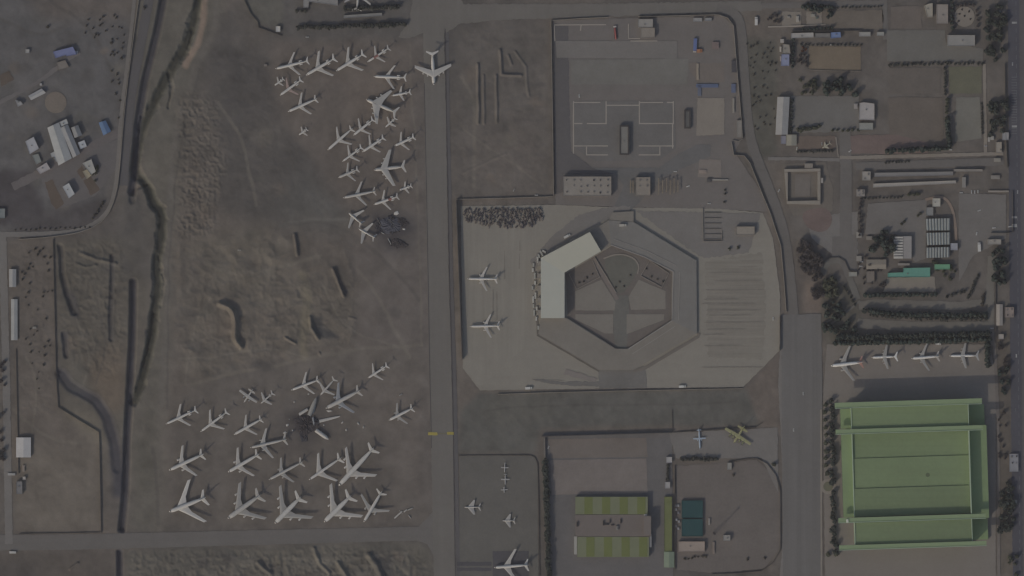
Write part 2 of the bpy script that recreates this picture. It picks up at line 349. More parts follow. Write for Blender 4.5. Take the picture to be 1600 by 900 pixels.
def pmask(poly, bl=0, warp=0):
    xs = [p[0] for p in poly]; ys = [p[1] for p in poly]; pad = bl*2+warp+4
    i0, i1 = np.searchsorted(gy, [min(ys)-pad, max(ys)+pad]); j0, j1 = np.searchsorted(gx, [min(xs)-pad, max(xs)+pad])
    m = np.zeros_like(PX)
    if i1 <= i0 or j1 <= j0: return m
    x = PX[i0:i1, j0:j1]+warp*2*WX[i0:i1, j0:j1]; y = PY[i0:i1, j0:j1]+warp*2*WY[i0:i1, j0:j1]
    ins = np.zeros(x.shape, bool); n = len(poly)
    for i in range(n):
        (xa, ya), (xb, yb) = poly[i], poly[(i+1) % n]
        if ya == yb: continue
        c = ((ya > y) != (yb > y)) & (x < (xb-xa)*(y-ya)/(yb-ya)+xa); ins ^= c
    m[i0:i1, j0:j1] = ins
    return blur(m, bl) if bl else m
def pdist(pts, pad=30, warp=0):          # signed distance (side) and arc position along a polyline
    D = np.full(PX.shape, 1e6); SD = np.zeros(PX.shape)
    for i in range(len(pts)-1):
        (xa, ya), (xb, yb) = pts[i], pts[i+1]
        i0, i1 = np.searchsorted(gy, [min(ya, yb)-pad, max(ya, yb)+pad]); j0, j1 = np.searchsorted(gx, [min(xa, xb)-pad, max(xa, xb)+pad])
        if i1 <= i0 or j1 <= j0: continue
        x = PX[i0:i1, j0:j1]+warp*2*WX[i0:i1, j0:j1]; y = PY[i0:i1, j0:j1]+warp*2*WY[i0:i1, j0:j1]
        l2 = (xb-xa)**2+(yb-ya)**2; t = np.clip(((x-xa)*(xb-xa)+(y-ya)*(yb-ya))/l2, 0, 1)
        d = np.hypot(x-xa-t*(xb-xa), y-ya-t*(yb-ya))
        D[i0:i1, j0:j1] = np.minimum(D[i0:i1, j0:j1], d)
    return D
H = fbm(60, 50, 5)*1.2+fbm(9, 60, 3)*.35
SOIL = np.zeros(PX.shape+(3,))
base_a, base_b = np.array(alb((71, 68, 66))), np.array(alb((86, 80, 75)))
t = np.clip(.5+fbm(120, 70, 6)*2.2, 0, 1)[..., None]
SOIL[:] = base_a*(1-t)+base_b*t
def soil(poly, c, op=1.0, bl=6, warp=8):
    m = (pmask(poly, bl, warp)*op)[..., None]
    SOIL[:] = SOIL*(1-m)+np.array(alb(c))*m
def soil_line(pts, c, w, op=1.0, warp=5):
    d = pdist(pts, w*3+10, warp); m = (np.clip(1.5-d/w, 0, 1)*op)[..., None]
    SOIL[:] = SOIL*(1-m)+np.array(alb(c))*m
NSTAND = [(425, 66), (660, 62), (664, 330), (668, 560), (560, 560), (555, 345), (500, 262), (445, 200), (424, 120)]
SSTAND = [(256, 640), (300, 606), (430, 572), (560, 545), (668, 540), (676, 700), (674, 822), (255, 824)]
soil([(-60, -60), (215, -60), (185, 250), (160, 340), (60, 362), (-60, 362)], (76, 75, 76), .8, 12, 10)
soil([(40, -10), (215, -10), (212, 30), (70, 30)], (88, 80, 74), .6, 10, 10)
soil([(330, 75), (400, 65), (440, 130), (450, 190), (500, 260), (490, 330), (420, 350), (350, 330), (328, 260), (320, 150)], (64, 62, 61), .62, 10, 14)
soil([(350, 90), (420, 90), (430, 180), (350, 200)], (60, 58, 58), .4, 10, 12)
soil([(210, -20), (360, -20), (330, 60), (300, 150), (275, 350), (262, 600), (255, 830), (205, 830), (205, 640), (250, 400), (215, 230)], (80, 77, 71), .7, 8, 6)
soil_line([(322, -20), (318, 40), (308, 75), (290, 105)], (112, 98, 88), 5, .85)
soil_line([(340, -20), (338, 40), (325, 75), (300, 120), (275, 200), (262, 330), (262, 480), (252, 640), (248, 830)], (84, 80, 76), 5, .7)
soil([(275, 150), (335, 150), (350, 260), (330, 360), (280, 370), (278, 260)], (78, 73, 68), .6, 8, 8)
soil([(280, 370), (420, 360), (560, 430), (560, 540), (420, 560), (300, 600), (275, 520)], (80, 75, 69), .7, 14, 12)
soil([(300, 380), (420, 360), (440, 450), (380, 460), (330, 450)], (86, 81, 74), .5, 12, 12)
soil([(440, 340), (560, 340), (560, 430), (470, 430)], (76, 71, 67), .7, 12, 10)
soil([(470, 260), (560, 340), (555, 365), (430, 350)], (74, 73, 71), .6, 12, 10)
soil_line([(440, 352), (480, 345), (550, 342)], (88, 86, 82), 2.5, .5)
soil_line([(474, 430), (478, 470), (476, 500), (474, 560)], (92, 86, 74), 7, .6)
soil(NSTAND, (83, 77, 73), .9, 7, 7)
soil([(540, 110), (650, 110), (650, 200), (540, 190)], (88, 80, 74), .5, 12, 8)
soil([(560, 330), (668, 330), (668, 560), (560, 540)], (82, 77, 74), .8, 14, 8)
soil(SSTAND, (82, 77, 73), .9, 7, 6)
soil([(560, 600), (670, 600), (672, 800), (600, 720)], (86, 80, 76), .6, 12, 10)
soil([(640, 60), (668, 60), (680, 800), (660, 800)], (84, 79, 76), .6, 5, 3)
soil([(715, 42), (860, 42), (862, 304), (716, 308)], (78, 74, 71), .9, 4, 4)
soil([(725, 190), (850, 180), (855, 300), (730, 296)], (84, 78, 74), .5, 16, 12)
soil([(718, 640), (750, 612), (1165, 608), (1190, 664), (842, 668), (836, 708), (718, 708)], (74, 73, 70), .95, 3, 3)
soil([(760, 614), (860, 614), (860, 660), (750, 660)], (79, 77, 72), .5, 8, 8)
soil([(1165, 605), (1218, 550), (1222, 680), (1190, 668)], (86, 79, 74), .9, 3, 3)
soil([(1160, 60), (1216, 60), (1216, 240), (1190, 250), (1168, 200)], (71, 70, 65), .85, 5, 6)
soil([(1216, 60), (1580, -20), (1580, 560), (1290, 540), (1242, 420)], (78, 74, 71), .8, 8, 6)
soil([(1196, 250), (1250, 256), (1244, 330), (1224, 330)], (86, 80, 75), .7, 5, 5)
soil([(1240, 372), (1290, 372), (1290, 470), (1246, 490)], (76, 71, 68), .8, 5, 5)
soil([(1254, 440), (1284, 440), (1284, 490), (1254, 488)], (92, 83, 77), .8, 3, 3)
soil([(1286, 440), (1346, 440), (1346, 520), (1300, 545), (1284, 520)], (70, 68, 63), .8, 5, 5)
soil([(1554, 520), (1580, 520), (1584, 900), (1560, 900)], (76, 71, 66), .9, 3, 4)
soil([(0, 268), (48, 262), (66, 310), (68, 340), (18, 352), (-30, 352), (-30, 270)], (58, 55, 57), .9, 5, 6)
soil([(20, 350), (110, 320), (150, 308), (165, 312), (152, 345), (120, 358), (30, 362)], (62, 59, 60), .85, 4, 5)
soil([(14, 374), (84, 374), (88, 640), (156, 678), (158, 832), (24, 832), (24, 560)], (83, 77, 72), .8, 4, 4)
soil([(24, 700), (156, 690), (156, 832), (24, 832)], (93, 87, 80), .6, 10, 8)
soil([(84, 374), (205, 374), (232, 460), (205, 640), (184, 700), (92, 640)], (77, 73, 67), .8, 5, 6)
soil([(188, 290), (240, 330), (248, 440), (190, 440), (184, 360)], (72, 69, 66), .7, 6, 6)
soil([(192, 300), (222, 310), (222, 360), (196, 370)], (64, 62, 61), .6, 5, 6)
soil([(130, 560), (190, 530), (196, 640), (160, 640)], (84, 76, 68), .7, 8, 8)
soil([(140, 590), (190, 560), (196, 620), (176, 660)], (94, 84, 74), .5, 8, 8)
soil([(100, 640), (150, 650), (165, 690), (165, 770), (158, 700), (95, 648)], (95, 89, 80), .7, 4, 4)
soil_line([(93, 584), (108, 602), (128, 612), (150, 626), (168, 655), (178, 690), (184, 730), (186, 770)], (57, 56, 60), 9, .95, 4)
soil_line([(102, 458), (112, 470), (117, 490)], (58, 57, 60), 6, .8)  # dark shadow in the rough plot, put into the soil colour
soil_line([(98, 520), (102, 545)], (58, 57, 60), 4, .8)
soil([(250, 640), (262, 640), (255, 830), (240, 830)], (86, 81, 75), .6, 4, 4)
soil([(216, 690), (236, 690), (232, 760), (214, 760)], (70, 68, 62), .6, 6, 6)
soil([(-60, 862), (180, 858), (180, 960), (-60, 960)], (74, 69, 65), .9, 4, 4)
soil([(-40, 876), (60, 874), (60, 925), (-40, 925)], (63, 60, 59), .6, 8, 8)
soil([(196, 858), (660, 845), (676, 860), (676, 960), (196, 960)], (77, 74, 69), .9, 4, 4)
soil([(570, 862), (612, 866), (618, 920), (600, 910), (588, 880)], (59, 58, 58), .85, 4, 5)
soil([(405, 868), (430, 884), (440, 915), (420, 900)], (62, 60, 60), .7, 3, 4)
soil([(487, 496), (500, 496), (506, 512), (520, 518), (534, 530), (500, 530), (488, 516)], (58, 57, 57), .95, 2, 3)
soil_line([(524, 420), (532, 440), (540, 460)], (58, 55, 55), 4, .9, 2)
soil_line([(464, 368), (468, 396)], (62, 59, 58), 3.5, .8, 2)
soil([(350, 490), (368, 500), (370, 530), (340, 530)], (86, 79, 73), .6, 5, 5)
soil([(400, 860), (560, 856), (560, 900), (400, 900)], (82, 78, 72), .4, 10, 10)
soil([(400, -20), (640, -20), (640, 58), (420, 60)], (74, 72, 71), .8, 6, 5)
soil([(368, -20), (440, -20), (440, 45), (400, 35)], (82, 80, 75), .8, 3, 3)
for k_, tr_ in enumerate([[(262, 640), (262, 480), (268, 330), (285, 200), (312, 110)], [(300, 600), (420, 572), (560, 545), (660, 540)], [(280, 560), (340, 560), (420, 540), (475, 560)], [(440, 352), (520, 345), (600, 400), (655, 470)], [(330, 460), (300, 520), (290, 600)],
    [(560, 420), (600, 480), (640, 560)], [(105, 395), (150, 450), (165, 540), (150, 600)], [(20, 640), (80, 690), (150, 690)], [(725, 200), (780, 240), (850, 290)], [(80, 0), (150, 50), (180, 130)],
    [(640, 70), (648, 200), (652, 330), (660, 540)], [(300, 400), (360, 430), (430, 420), (500, 400)], [(380, 470), (420, 500), (470, 470)], [(720, 120), (745, 160), (740, 290)], [(500, 440), (540, 520), (620, 540)], [(240, 700), (246, 820)], [(40, 560), (60, 600), (50, 680)], [(430, 870), (520, 880), (640, 862)], [(760, 640), (860, 632), (1000, 634), (1150, 628)],
    [(340, 160), (380, 220), (400, 320)], [(120, 500), (140, 560), (130, 600)], [(0, 30), (60, 60), (100, 40)]]):
    soil_line(smooth(tr_, 2), (94, 89, 82) if k_ % 3 else (66, 63, 61), 1.6+k_ % 2, .45, 4)
for k_ in range(110):
    r_ = random.Random(k_); cx_, cy_ = r_.choice([(r_.uniform(270, 650), r_.uniform(380, 590)), (r_.uniform(100, 195), r_.uniform(380, 620)), (r_.uniform(265, 470), r_.uniform(80, 380)), (r_.uniform(200, 660), r_.uniform(865, 900)), (r_.uniform(720, 855), r_.uniform(50, 300)), (r_.uniform(10, 190), r_.uniform(10, 330)), (r_.uniform(290, 560), r_.uniform(370, 560))])
    rr_ = r_.uniform(3, 16); soil([(cx_+rr_*math.cos(a_)*r_.uniform(.6, 1.4), cy_+rr_*math.sin(a_)*r_.uniform(.5, 1.2)) for a_ in np.linspace(0, 6.28, 7)[:-1]], r_.choice([(92, 87, 80), (66, 63, 61), (88, 80, 73), (70, 68, 64), (60, 58, 58)]), r_.uniform(.3, .65), r_.choice([2, 3, 5]), 9)
# burnt ground under the two wrecked areas
soil([(578, 330), (612, 326), (650, 342), (656, 372), (640, 394), (604, 394), (580, 372)], (68, 65, 65), .6, 6, 12)
soil([(583, 338), (596, 340), (618, 336), (640, 348), (648, 358), (628, 372), (600, 372), (584, 362)], (56, 54, 57), .75, 3, 6)
soil([(600, 374), (618, 372), (640, 384), (634, 390), (610, 388)], (54, 51, 53), .8, 3, 5)
soil([(430, 640), (470, 622), (515, 640), (520, 676), (498, 702), (450, 700), (434, 676)], (72, 68, 66), .6, 6, 14)
soil([(445, 648), (470, 640), (498, 650), (506, 668), (494, 690), (470, 694), (450, 676)], (66, 62, 61), .75, 6, 8)
soil([(458, 650), (480, 646), (494, 660), (488, 678), (466, 674)], (48, 46, 48), .9, 3, 5)
soil([(440, 690), (500, 690), (500, 716), (446, 716)], (72, 67, 64), .6, 8, 8)
# relief
def rough(poly, amp, cell, seed, ax=1, ay=1, bl=8):
    global H
    H = H+pmask(poly, bl, 6)*(np.abs(fbm(cell, seed, 3, ax, ay))*-4+.6)*amp
rough([(278, 150), (336, 150), (352, 260), (335, 365), (276, 372), (280, 260)], 1.5, 8, 200)
rough([(276, 380), (430, 365), (470, 470), (440, 560), (320, 600), (275, 540)], 1.0, 18, 210)
rough([(276, 370), (560, 350), (600, 540), (430, 570), (320, 600), (275, 540)], 1.7, 46, 212, 1, 1, 14)
rough([(300, 430), (430, 400), (460, 540), (320, 560)], .35, 7, 214, 1, 1.6)
rough([(430, 430), (560, 430), (560, 540), (440, 545)], .8, 12, 220)
rough([(95, 380), (190, 380), (200, 520), (170, 600), (95, 560)], 1.3, 14, 230)
rough([(200, 862), (560, 858), (660, 862), (670, 920), (200, 920)], 1.5, 11, 240)
rough([(410, 870), (440, 868), (480, 910), (440, 915)], 1.6, 8, 245, 1, 2.4)
rough([(330, 80), (430, 80), (470, 260), (420, 340), (340, 320)], .35, 14, 250)
rough([(720, 50), (858, 50), (858, 300), (720, 300)], .45, 18, 260)
rough([(10, 380), (82, 380), (86, 650), (30, 650)], .4, 10, 270)
rough([(540, 488), (610, 485), (620, 525), (550, 530)], .7, 7, 275)
RAG = fbm(14, 81, 4)
def trench(pts, w, depth, warp=4, soft=1.6, rag=0):
    global H
    d = pdist(pts, w*3+14, warp); d = d*(1+rag*RAG*2)+rag*RAG*3; H = H-depth*np.clip((w/2*soft-d)/(w/2*(soft-.6)), 0, 1)
def ridge(pts, w, h, warp=3):
    global H
    d = pdist(pts, w*2+10, warp); k = np.clip(1-d/(w/2), 0, 1); H = H+h*(k*k*(3-2*k))
RAV = [(318, -60), (310, 0), (301, 40), (286, 84), (264, 114), (242, 158), (221, 196), (214, 230), (208, 272), (226, 284), (236, 308), (240, 324), (253, 334), (251, 378), (244, 410), (246, 450), (241, 480), (236, 530), (228, 570), (216, 608), (206, 626)]
RAV = smooth(RAV, 1)
soil_line(RAV, (62, 63, 56), 7, .8, 4)
soil_line(RAV, (48, 48, 45), 4.6, .9, 5)
soil_line([(175, 400), (174, 460), (172, 530)], (58, 57, 58), 4, .85, 3)
soil_line([(94, 384), (96, 430), (104, 462), (116, 488)], (58, 57, 58), 4, .8, 4)  # runs over the same shadow, again darkened in the soil colour
soil_line([(98, 520), (102, 556)], (56, 55, 57), 4, .8, 4)
d_ = pdist(RAV, 40, 6); H = H+np.clip(1.3-d_/13, 0, 1)*(np.abs(fbm(14, 83, 3))*-5+.5)*.5

trench(RAV, 11, 5.5, 5, 1.6, .5)
trench([(262, 116), (268, 140), (262, 170)], 4, 2.5, 5, 1.6, .8); trench([(240, 490), (232, 540), (222, 575)], 5, 3.0, 6, 1.6, .9); trench([(225, 288), (212, 296), (205, 312)], 6, 3.0, 5, 1.6, .8)
trench([(300, 45), (296, 78), (284, 100)], 4, 2.5, 5, 1.6, .8); trench([(248, 400), (256, 440), (250, 480)], 3, 2.0, 5, 1.6, .8)
trench([(257, -60), (255, 0), (246, 50), (227, 125), (214, 200), (210, 260), (206, 300)], 11, 5.5, .8, 1.3)
CAN = [(208, 440), (207, 530), (200, 660), (196, 770), (190, 828)]
trench(CAN, 11, 6, .8, 1.25); trench([(187, 862), (189, 960)], 9, 5.5, .3, 1.25)
soil_line([(257, -60), (255, 0), (246, 50), (227, 125), (214, 200), (210, 260), (206, 300)], (52, 52, 58), 5, .9, 1.5)
soil_line(CAN, (52, 52, 58), 5, .9, .6); soil_line([(187, 862), (189, 960)], (56, 56, 62), 5, .9, .3)
trench([(175, 400), (174, 460), (172, 530)], 5, 2.5, 2)
trench([(94, 384), (96, 430), (104, 462), (116, 488)], 7, 3.5, 3)
trench([(98, 520), (102, 556)], 6, 3, 3)
trench([(93, 584), (108, 602), (128, 612), (150, 626), (168, 655), (178, 690), (184, 730)], 15, 2.2, 4, 1.3)
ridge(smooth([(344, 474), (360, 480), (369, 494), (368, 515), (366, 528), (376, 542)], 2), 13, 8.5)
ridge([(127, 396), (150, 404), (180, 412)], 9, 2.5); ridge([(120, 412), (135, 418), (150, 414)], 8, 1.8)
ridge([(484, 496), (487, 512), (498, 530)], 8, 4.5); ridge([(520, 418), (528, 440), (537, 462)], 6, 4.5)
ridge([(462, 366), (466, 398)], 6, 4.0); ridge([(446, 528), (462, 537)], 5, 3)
ridge([(592, 512), (608, 526)], 4, 2.0); ridge([(498, 552), (506, 570)], 5, 3)
for p, h in [([(747, 100), (748, 192)], 3.2), ([(756, 118), (757, 192)], 2.2), ([(776, 118), (777, 190)], 2.6), ([(782, 78), (784, 116), (815, 117)], 3.2), ([(794, 86), (799, 100)], 2.0),
             ([(805, 80), (822, 104), (826, 150)], 1.4), ([(724, 270), (790, 240)], .9)]: ridge(p, 6, h, 1.5)
ridge([(575, 868), (590, 884), (600, 905)], 14, 5.0); ridge([(528, 880), (545, 905)], 10, 4.0); ridge([(490, 858), (500, 880), (515, 895)], 8, 3.0)
ridge([(404, 878), (424, 896)], 9, 4.0); ridge([(110, 890), (122, 880)], 5, 3.0)
ridge([(545, 496), (556, 500), (572, 503)], 6, 1.5)
FLATTEN = [NSTAND, SSTAND]

# ------------------------------------------------------------------ table of ordinary buildings (footprint in map units, height m)
def rc(x0, y0, x1, y1): return [(x0, y0), (x1, y0), (x1, y1), (x0, y1)]
WHT, PAL, BEI, GRY, LIL, BLU = (140, 138, 138), (122, 120, 117), (112, 105, 98), (101, 100, 99), (118, 118, 130), (82, 94, 130)
BLD = [
 # western depot
 ('long_hall', 'longest pale hall of the western depot, its ridge running beside the grey hall', 'hall', [(75, 200), (92, 192), (112, 247), (92, 258)], 8, 'gable', (127, 127, 127)),
 ('long_hall', 'narrow grey hall along the east side of the longest pale depot hall', 'hall', [(95.5, 200), (106, 195), (125, 240), (114.5, 246)], 8, 'gable', (107, 107, 109)),
 ('lean_to_shed', 'small pale lean-to at the north end of the long depot halls', 'shed', [(93, 191), (104, 186), (107, 193), (96, 198)], 6, 'flat', (128, 129, 130)),
 ('side_shed', 'pale side shed against the west wall of the longest depot hall', 'shed', [(79, 240), (86, 236), (91, 252), (88, 253), (84, 245), (81, 246)], 6, 'flat', (124, 124, 124)),
 ('workshop', 'grey two-part workshop east of the long depot halls, north of the small white hut', 'workshop', [(112, 200), (122, 196), (128, 211), (117, 215)], 7, 'gable', (103, 103, 104)),
 ('hut', 'small bright white square hut in the dark yard east of the long depot halls', 'hut', [(122, 223), (132, 219), (136, 229), (126, 233)], 7, 'flat', (132, 134, 138)),
 ('storehouse', 'blue-roofed storehouse near the wall at the north-east corner of the western depot', 'storehouse', [(155, 192), (165, 189), (173, 205), (162, 211)], 5, 'gable', (70, 88, 114)),
 ('storehouse', 'periwinkle-blue roofed building standing alone north of the clay plaza', 'storehouse', [(83, 81), (114, 73), (120, 85), (104, 88), (103, 86), (87, 91)], 5, 'flat', (88, 93, 121)),
 ('office_block', 'white office block with a stepped lower roof at the west side of the depot', 'office', [(40, 221), (53, 214), (61, 232), (47, 241)], 8, 'flat', (127, 127, 131)),
 ('office_block', 'pinkish white block south of the stepped white office, beside the depot drive', 'office', [(57, 264), (73, 254), (79, 264), (63, 272)], 7, 'flat', (127, 123, 124)),
 ('open_shed', 'pale grey-green flat shed between the stepped white office and the pinkish block', 'shed', [(50, 243), (60, 240), (65, 253), (57, 257)], 3, 'flat', (100, 103, 102)),
 ('villa', 'white building with a cream annexe beside the dark garden in the south-east of the depot', 'house', [(129, 255), (143, 249), (150, 268), (143, 273)], 7, 'flat', (127, 126, 123)),
 ('annexe', 'cream annexe on the south-west side of the white depot villa', 'house', [(129, 268), (136, 264.5), (143, 274), (136, 280)], 5, 'flat', (117, 111, 98)),
 ('barrack', 'white barrack standing alone at the southern end of the depot yard', 'barrack', [(98, 292), (108, 286), (117, 303), (108, 310)], 7, 'flat', (136, 137, 139)),
 ('barrack', 'slim white barrack at the west edge of the clay plaza', 'barrack', [(45, 150), (65, 139), (71, 145), (49, 156)], 5, 'gable', (124, 123, 124)),
 ('hut', 'small pale hut southwest of the slim white barrack', 'hut', [(24, 156), (33, 159), (36, 163), (28, 167)], 5, 'flat', (118, 117, 118)),
 ('pavilion', 'sandy flat pavilion just south of the periwinkle-blue roof', 'pavilion', [(88, 98), (102, 94), (108, 105), (92, 110)], 3, 'flat', (93, 88, 84)),
 ('kiosk', 'tiny white kiosk northwest of the clay plaza', 'kiosk', rc(40, 77, 46, 83), 3, 'flat', (120, 119, 118)),
 ('guard_post', 'pale guard post at the west end of the curved depot road', 'guard post', rc(-4, 326, 8, 341), 4, 'flat', (92, 96, 97)),
 # far west
 ('shed', 'short pale shed beside the western lane, north of the long thin one', 'shed', rc(15, 421, 25, 448), 5, 'gable', (116, 115, 115)),
 ('shed', 'long thin pale shed beside the western lane', 'shed', rc(18, 468, 27, 531), 4, 'gable', (118, 118, 118)),
 ('gabled_house', 'white gabled house alone in the sandy western plot', 'house', rc(26, 684, 48, 714), 6, 'gable', (138, 136, 136)),
 ('shed', 'grey box shed south of the white gabled house', 'shed', rc(26, 752, 35, 772), 5, 'flat', (92, 91, 92)),
 # north edge
 ('control_hut', 'tiny white square hut at the tip of the pale curved ground on the north edge', 'hut', rc(431, 41, 438, 50), 4, 'flat', (140, 138, 136)),
 ('hangar_shed', 'pale flat building cut by the north edge, left of the partly visible jet', 'building', [(474, -20), (528, -20), (528, 9), (508, 6), (483, 3), (482, 12), (474, 12)], 7, 'flat', (103, 101, 100)),
 ('canopy', 'long thin grey canopy between the two dark hedges on the north edge', 'canopy', [(537, 24), (597, 20), (597, 25), (537, 28.5)], 4, 'flat', (99, 98, 97)),
 # walled compound
 ('store', 'pale upper half of the paired store on the compound north wall', 'store', rc(997, 30, 1020, 43), 6, 'flat', (112, 109, 106)),
 ('store', 'beige lower half of the paired store on the compound north wall', 'store', rc(1001, 43.5, 1023, 59), 6, 'flat', (104, 98, 92)),
 ('central_block', 'long narrow building with a dark parapet in the middle of the walled car park', 'building', rc(968, 196, 983, 242), 6, 'dark_rim', (92, 90, 87)),
 ('plant_room', 'broad beige roof with rows of small rooftop units south of the walled car park', 'building', rc(880, 276, 955, 306), 9, 'units', (106, 101, 96)),
 ('pump_house', 'small beige building with pipe runs on its roof beside the steel frames', 'building', rc(993, 277, 1016, 306), 7, 'units', (104, 98, 92)),
 ('hut', 'low beige hut by the eastern compound wall above the terminal apron', 'hut', rc(1150, 354, 1179, 367), 6, 'flat', (107, 101, 94)),
 ('store', 'dark narrow store between the car park and the pale pad', 'store', rc(1069, 172, 1079, 201), 4, 'dark_rim', (70, 69, 68)),
 ('container', 'left-hand pale container under the compound north wall', 'container', rc(1083, 28, 1097, 34), 3, 'flat', (108, 107, 107)),
 ('container', 'right-hand pale container under the compound north wall', 'container', rc(1101, 28, 1112, 33), 3, 'flat', (106, 106, 107)),
 ('long_shed', 'long white shed inside the lower end of the compound east wall', 'shed', rc(1151, 188, 1159, 215), 4, 'flat', (102, 98, 94)),
 # south compound
 ('teal_shelter', 'northern teal-roofed shelter east of the olive strip roof', 'shelter', rc(1065, 782, 1098, 809.2), 4, 'flat', (28, 54, 56)),
 ('teal_shelter', 'southern teal-roofed shelter east of the olive strip roof', 'shelter', rc(1065, 810.8, 1098, 838), 4, 'flat', (28, 54, 56)),
 ('bungalow', 'pinkish beige bungalow just south of the teal shelters', 'house', rc(1060, 846, 1101, 862), 5, 'flat', (116, 106, 99)),
 ('strip_shed', 'long olive strip roof beside the striped hangar', 'shed', rc(1038, 776, 1050, 862), 4, 'flat', (82, 86, 56)),
 ('strip_shed', 'pale green shed at the south end of the olive strip roof', 'shed', rc(1038, 862.5, 1053, 886), 5, 'gable', (94, 103, 90)),
 ('booth', 'white booth at the north end of the olive strip, above the dark trees', 'booth', rc(1041, 714, 1050, 723), 4, 'flat', (124, 122, 122)),
 ('booth', 'white booth touching the north tip of the olive strip roof', 'booth', rc(1039, 753, 1047, 763), 4, 'flat', (120, 118, 118)),
 ('hut', 'pale hut in the dusty yard below the lattice mast', 'hut', rc(1130, 836, 1141, 845), 5, 'flat', (112, 109, 106)),
 ('hut', 'narrow pale hut at the gate of the dusty mast yard', 'hut', rc(1136, 723, 1143, 734), 4, 'flat', (108, 106, 103)),
 # north-east quarter
 ('row_house', 'long white roof, westernmost of the row north of the brown field', 'building', [(1236, 52), (1271, 51), (1271, 58.5), (1236, 60)], 5, 'flat', (122, 119, 117)),
 ('row_house', 'dull grey roof between the long white and the blue roof north of the brown field', 'building', [(1273, 52), (1297, 52), (1297, 59), (1273, 59)], 4, 'flat', (90, 88, 87)),
 ('row_house', 'blue roof at the east part of the row north of the brown field', 'building', [(1298, 51), (1313, 50), (1314, 58.5), (1298, 60)], 5, 'flat', (83, 96, 124)),
 ('row_house', 'pale roof west of the green court in the row by the car park', 'building', rc(1342, 50, 1360, 57), 4, 'flat', (113, 111, 109)),
 ('row_house', 'short pale roof east of the green court in the row by the car park', 'building', rc(1370, 50, 1381, 56), 4, 'flat', (115, 114, 111)),
 ('garage', 'beige flat garage joined to the lilac-blue roof west of the brown field', 'garage', [(1223, 69), (1233, 70), (1235, 84), (1222, 84)], 6, 'flat', (106, 102, 97)),
 ('garage', 'lilac-blue roof south of the beige garage, west of the brown field', 'garage', [(1221, 85), (1233, 85), (1233, 103), (1220, 103)], 6, 'flat', (101, 105, 125)),
 ('long_shed', 'long two-tone pale shed along the west side of the quiet car park', 'shed', [(1215, 152), (1233, 152), (1230, 210), (1212, 210)], 8, 'gable', (119, 117, 116)),
 ('kiosk', 'lilac kiosk at the south end of the long two-tone shed', 'kiosk', rc(1220, 212, 1228, 225), 4, 'flat', (100, 99, 108)),
 ('kiosk', 'cream kiosk southeast of the long two-tone shed', 'kiosk', rc(1229, 211, 1244, 227), 5, 'gable', (108, 105, 97)),
 ('guest_house', 'white guest house with tree shadows on its roof, east of the quiet car park', 'house', [(1343, 161), (1350, 160), (1366, 162), (1366, 188), (1342, 187)], 5, 'flat', (125, 121, 120)),
 ('guest_house', 'pale low wing south of the white guest house', 'house', rc(1342, 192, 1364, 203), 4, 'flat', (108, 108, 105)),
 ('villa', 'cream villa at the top right beside the larger beige block', 'house', [(1444, 9), (1450, 6), (1457, 5), (1457, 27), (1449, 27)], 6, 'flat', (118, 113, 105)),
 ('villa', 'larger beige block west of the round pale plaza', 'house', rc(1463, 7, 1481, 37), 6, 'flat', (107, 101, 97)),
 ('pavilion', 'wide two-tone pale pavilion south of the round pale plaza', 'pavilion', rc(1480, 55, 1523, 72), 8, 'flat', (108, 106, 104)),
 ('gatehouse', 'white gatehouse beside the highway at the end of the sandy lane', 'gatehouse', rc(1566, 207, 1576, 219), 4, 'flat', (112, 111, 112)),
 ('gatehouse', 'pale gatehouse with dark roof holes below the white one beside the highway', 'gatehouse', rc(1556, 222, 1565, 239), 4, 'units', (116, 110, 103)),
 ('long_roof', 'northern long grey roof of the pair south of the sandy lane', 'building', [(1366, 270), (1489, 268), (1489, 274), (1366, 276.5)], 4, 'flat', (98, 96, 96)),
 ('long_roof', 'southern long whitish roof of the pair south of the sandy lane', 'building', [(1364, 287), (1493, 282), (1494, 286.5), (1364, 293)], 4, 'flat', (121, 117, 113)),
 ('long_roof', 'short thin pale roof at the east end of the long grey roof', 'building', rc(1490, 264.5, 1535, 268), 4, 'flat', (110, 105, 100)),
 ('house', 'white house with a dark roof patch at the west end of the long grey roof', 'house', rc(1347, 268, 1360, 282), 5, 'units', (118, 114, 110)),
 ('house', 'white house at the west end of the long whitish roof', 'house', rc(1338, 296, 1351, 307), 5, 'units', (115, 110, 107)),
 ('arched_store', 'northernmost of the three corrugated pale stores', 'store', [(1446, 342), (1484, 341), (1484, 360), (1447, 360)], 6, 'arches', (108, 111, 110), 'corrugated stores in a row'),
 ('arched_store', 'middle one of the three corrugated pale stores', 'store', [(1447, 364), (1484, 363), (1484, 382), (1448, 383)], 6, 'arches', (108, 111, 110), 'corrugated stores in a row'),
 ('arched_store', 'southernmost of the three corrugated pale stores', 'store', [(1447, 387), (1483, 386), (1483, 402), (1447, 403)], 6, 'arches', (108, 111, 110), 'corrugated stores in a row'),
 ('hut', 'bright white square hut north of the corrugated stores', 'hut', rc(1457, 310, 1469, 323), 5, 'flat', (134, 131, 125)),
 ('hut', 'grey hut touching the north side of the corrugated stores', 'hut', rc(1447, 324, 1458, 337), 4, 'flat', (98, 98, 98)),
 ('hut', 'pale lilac hut at the south-east corner of the corrugated stores', 'hut', rc(1485, 380, 1496, 391), 5, 'flat', (114, 115, 122)),
 ('sawtooth_workshop', 'workshop with a white sawtooth roof beside the dark conifers', 'workshop', rc(1396, 369, 1424, 404), 6, 'sawtooth', (112, 109, 108)),
 ('hall', 'long turquoise-roofed hall south of the sawtooth workshop', 'hall', [(1387, 433), (1387, 426.5), (1411, 425.5), (1411, 419), (1453, 418), (1453, 433)], 6, 'flat', (74, 112, 101)),
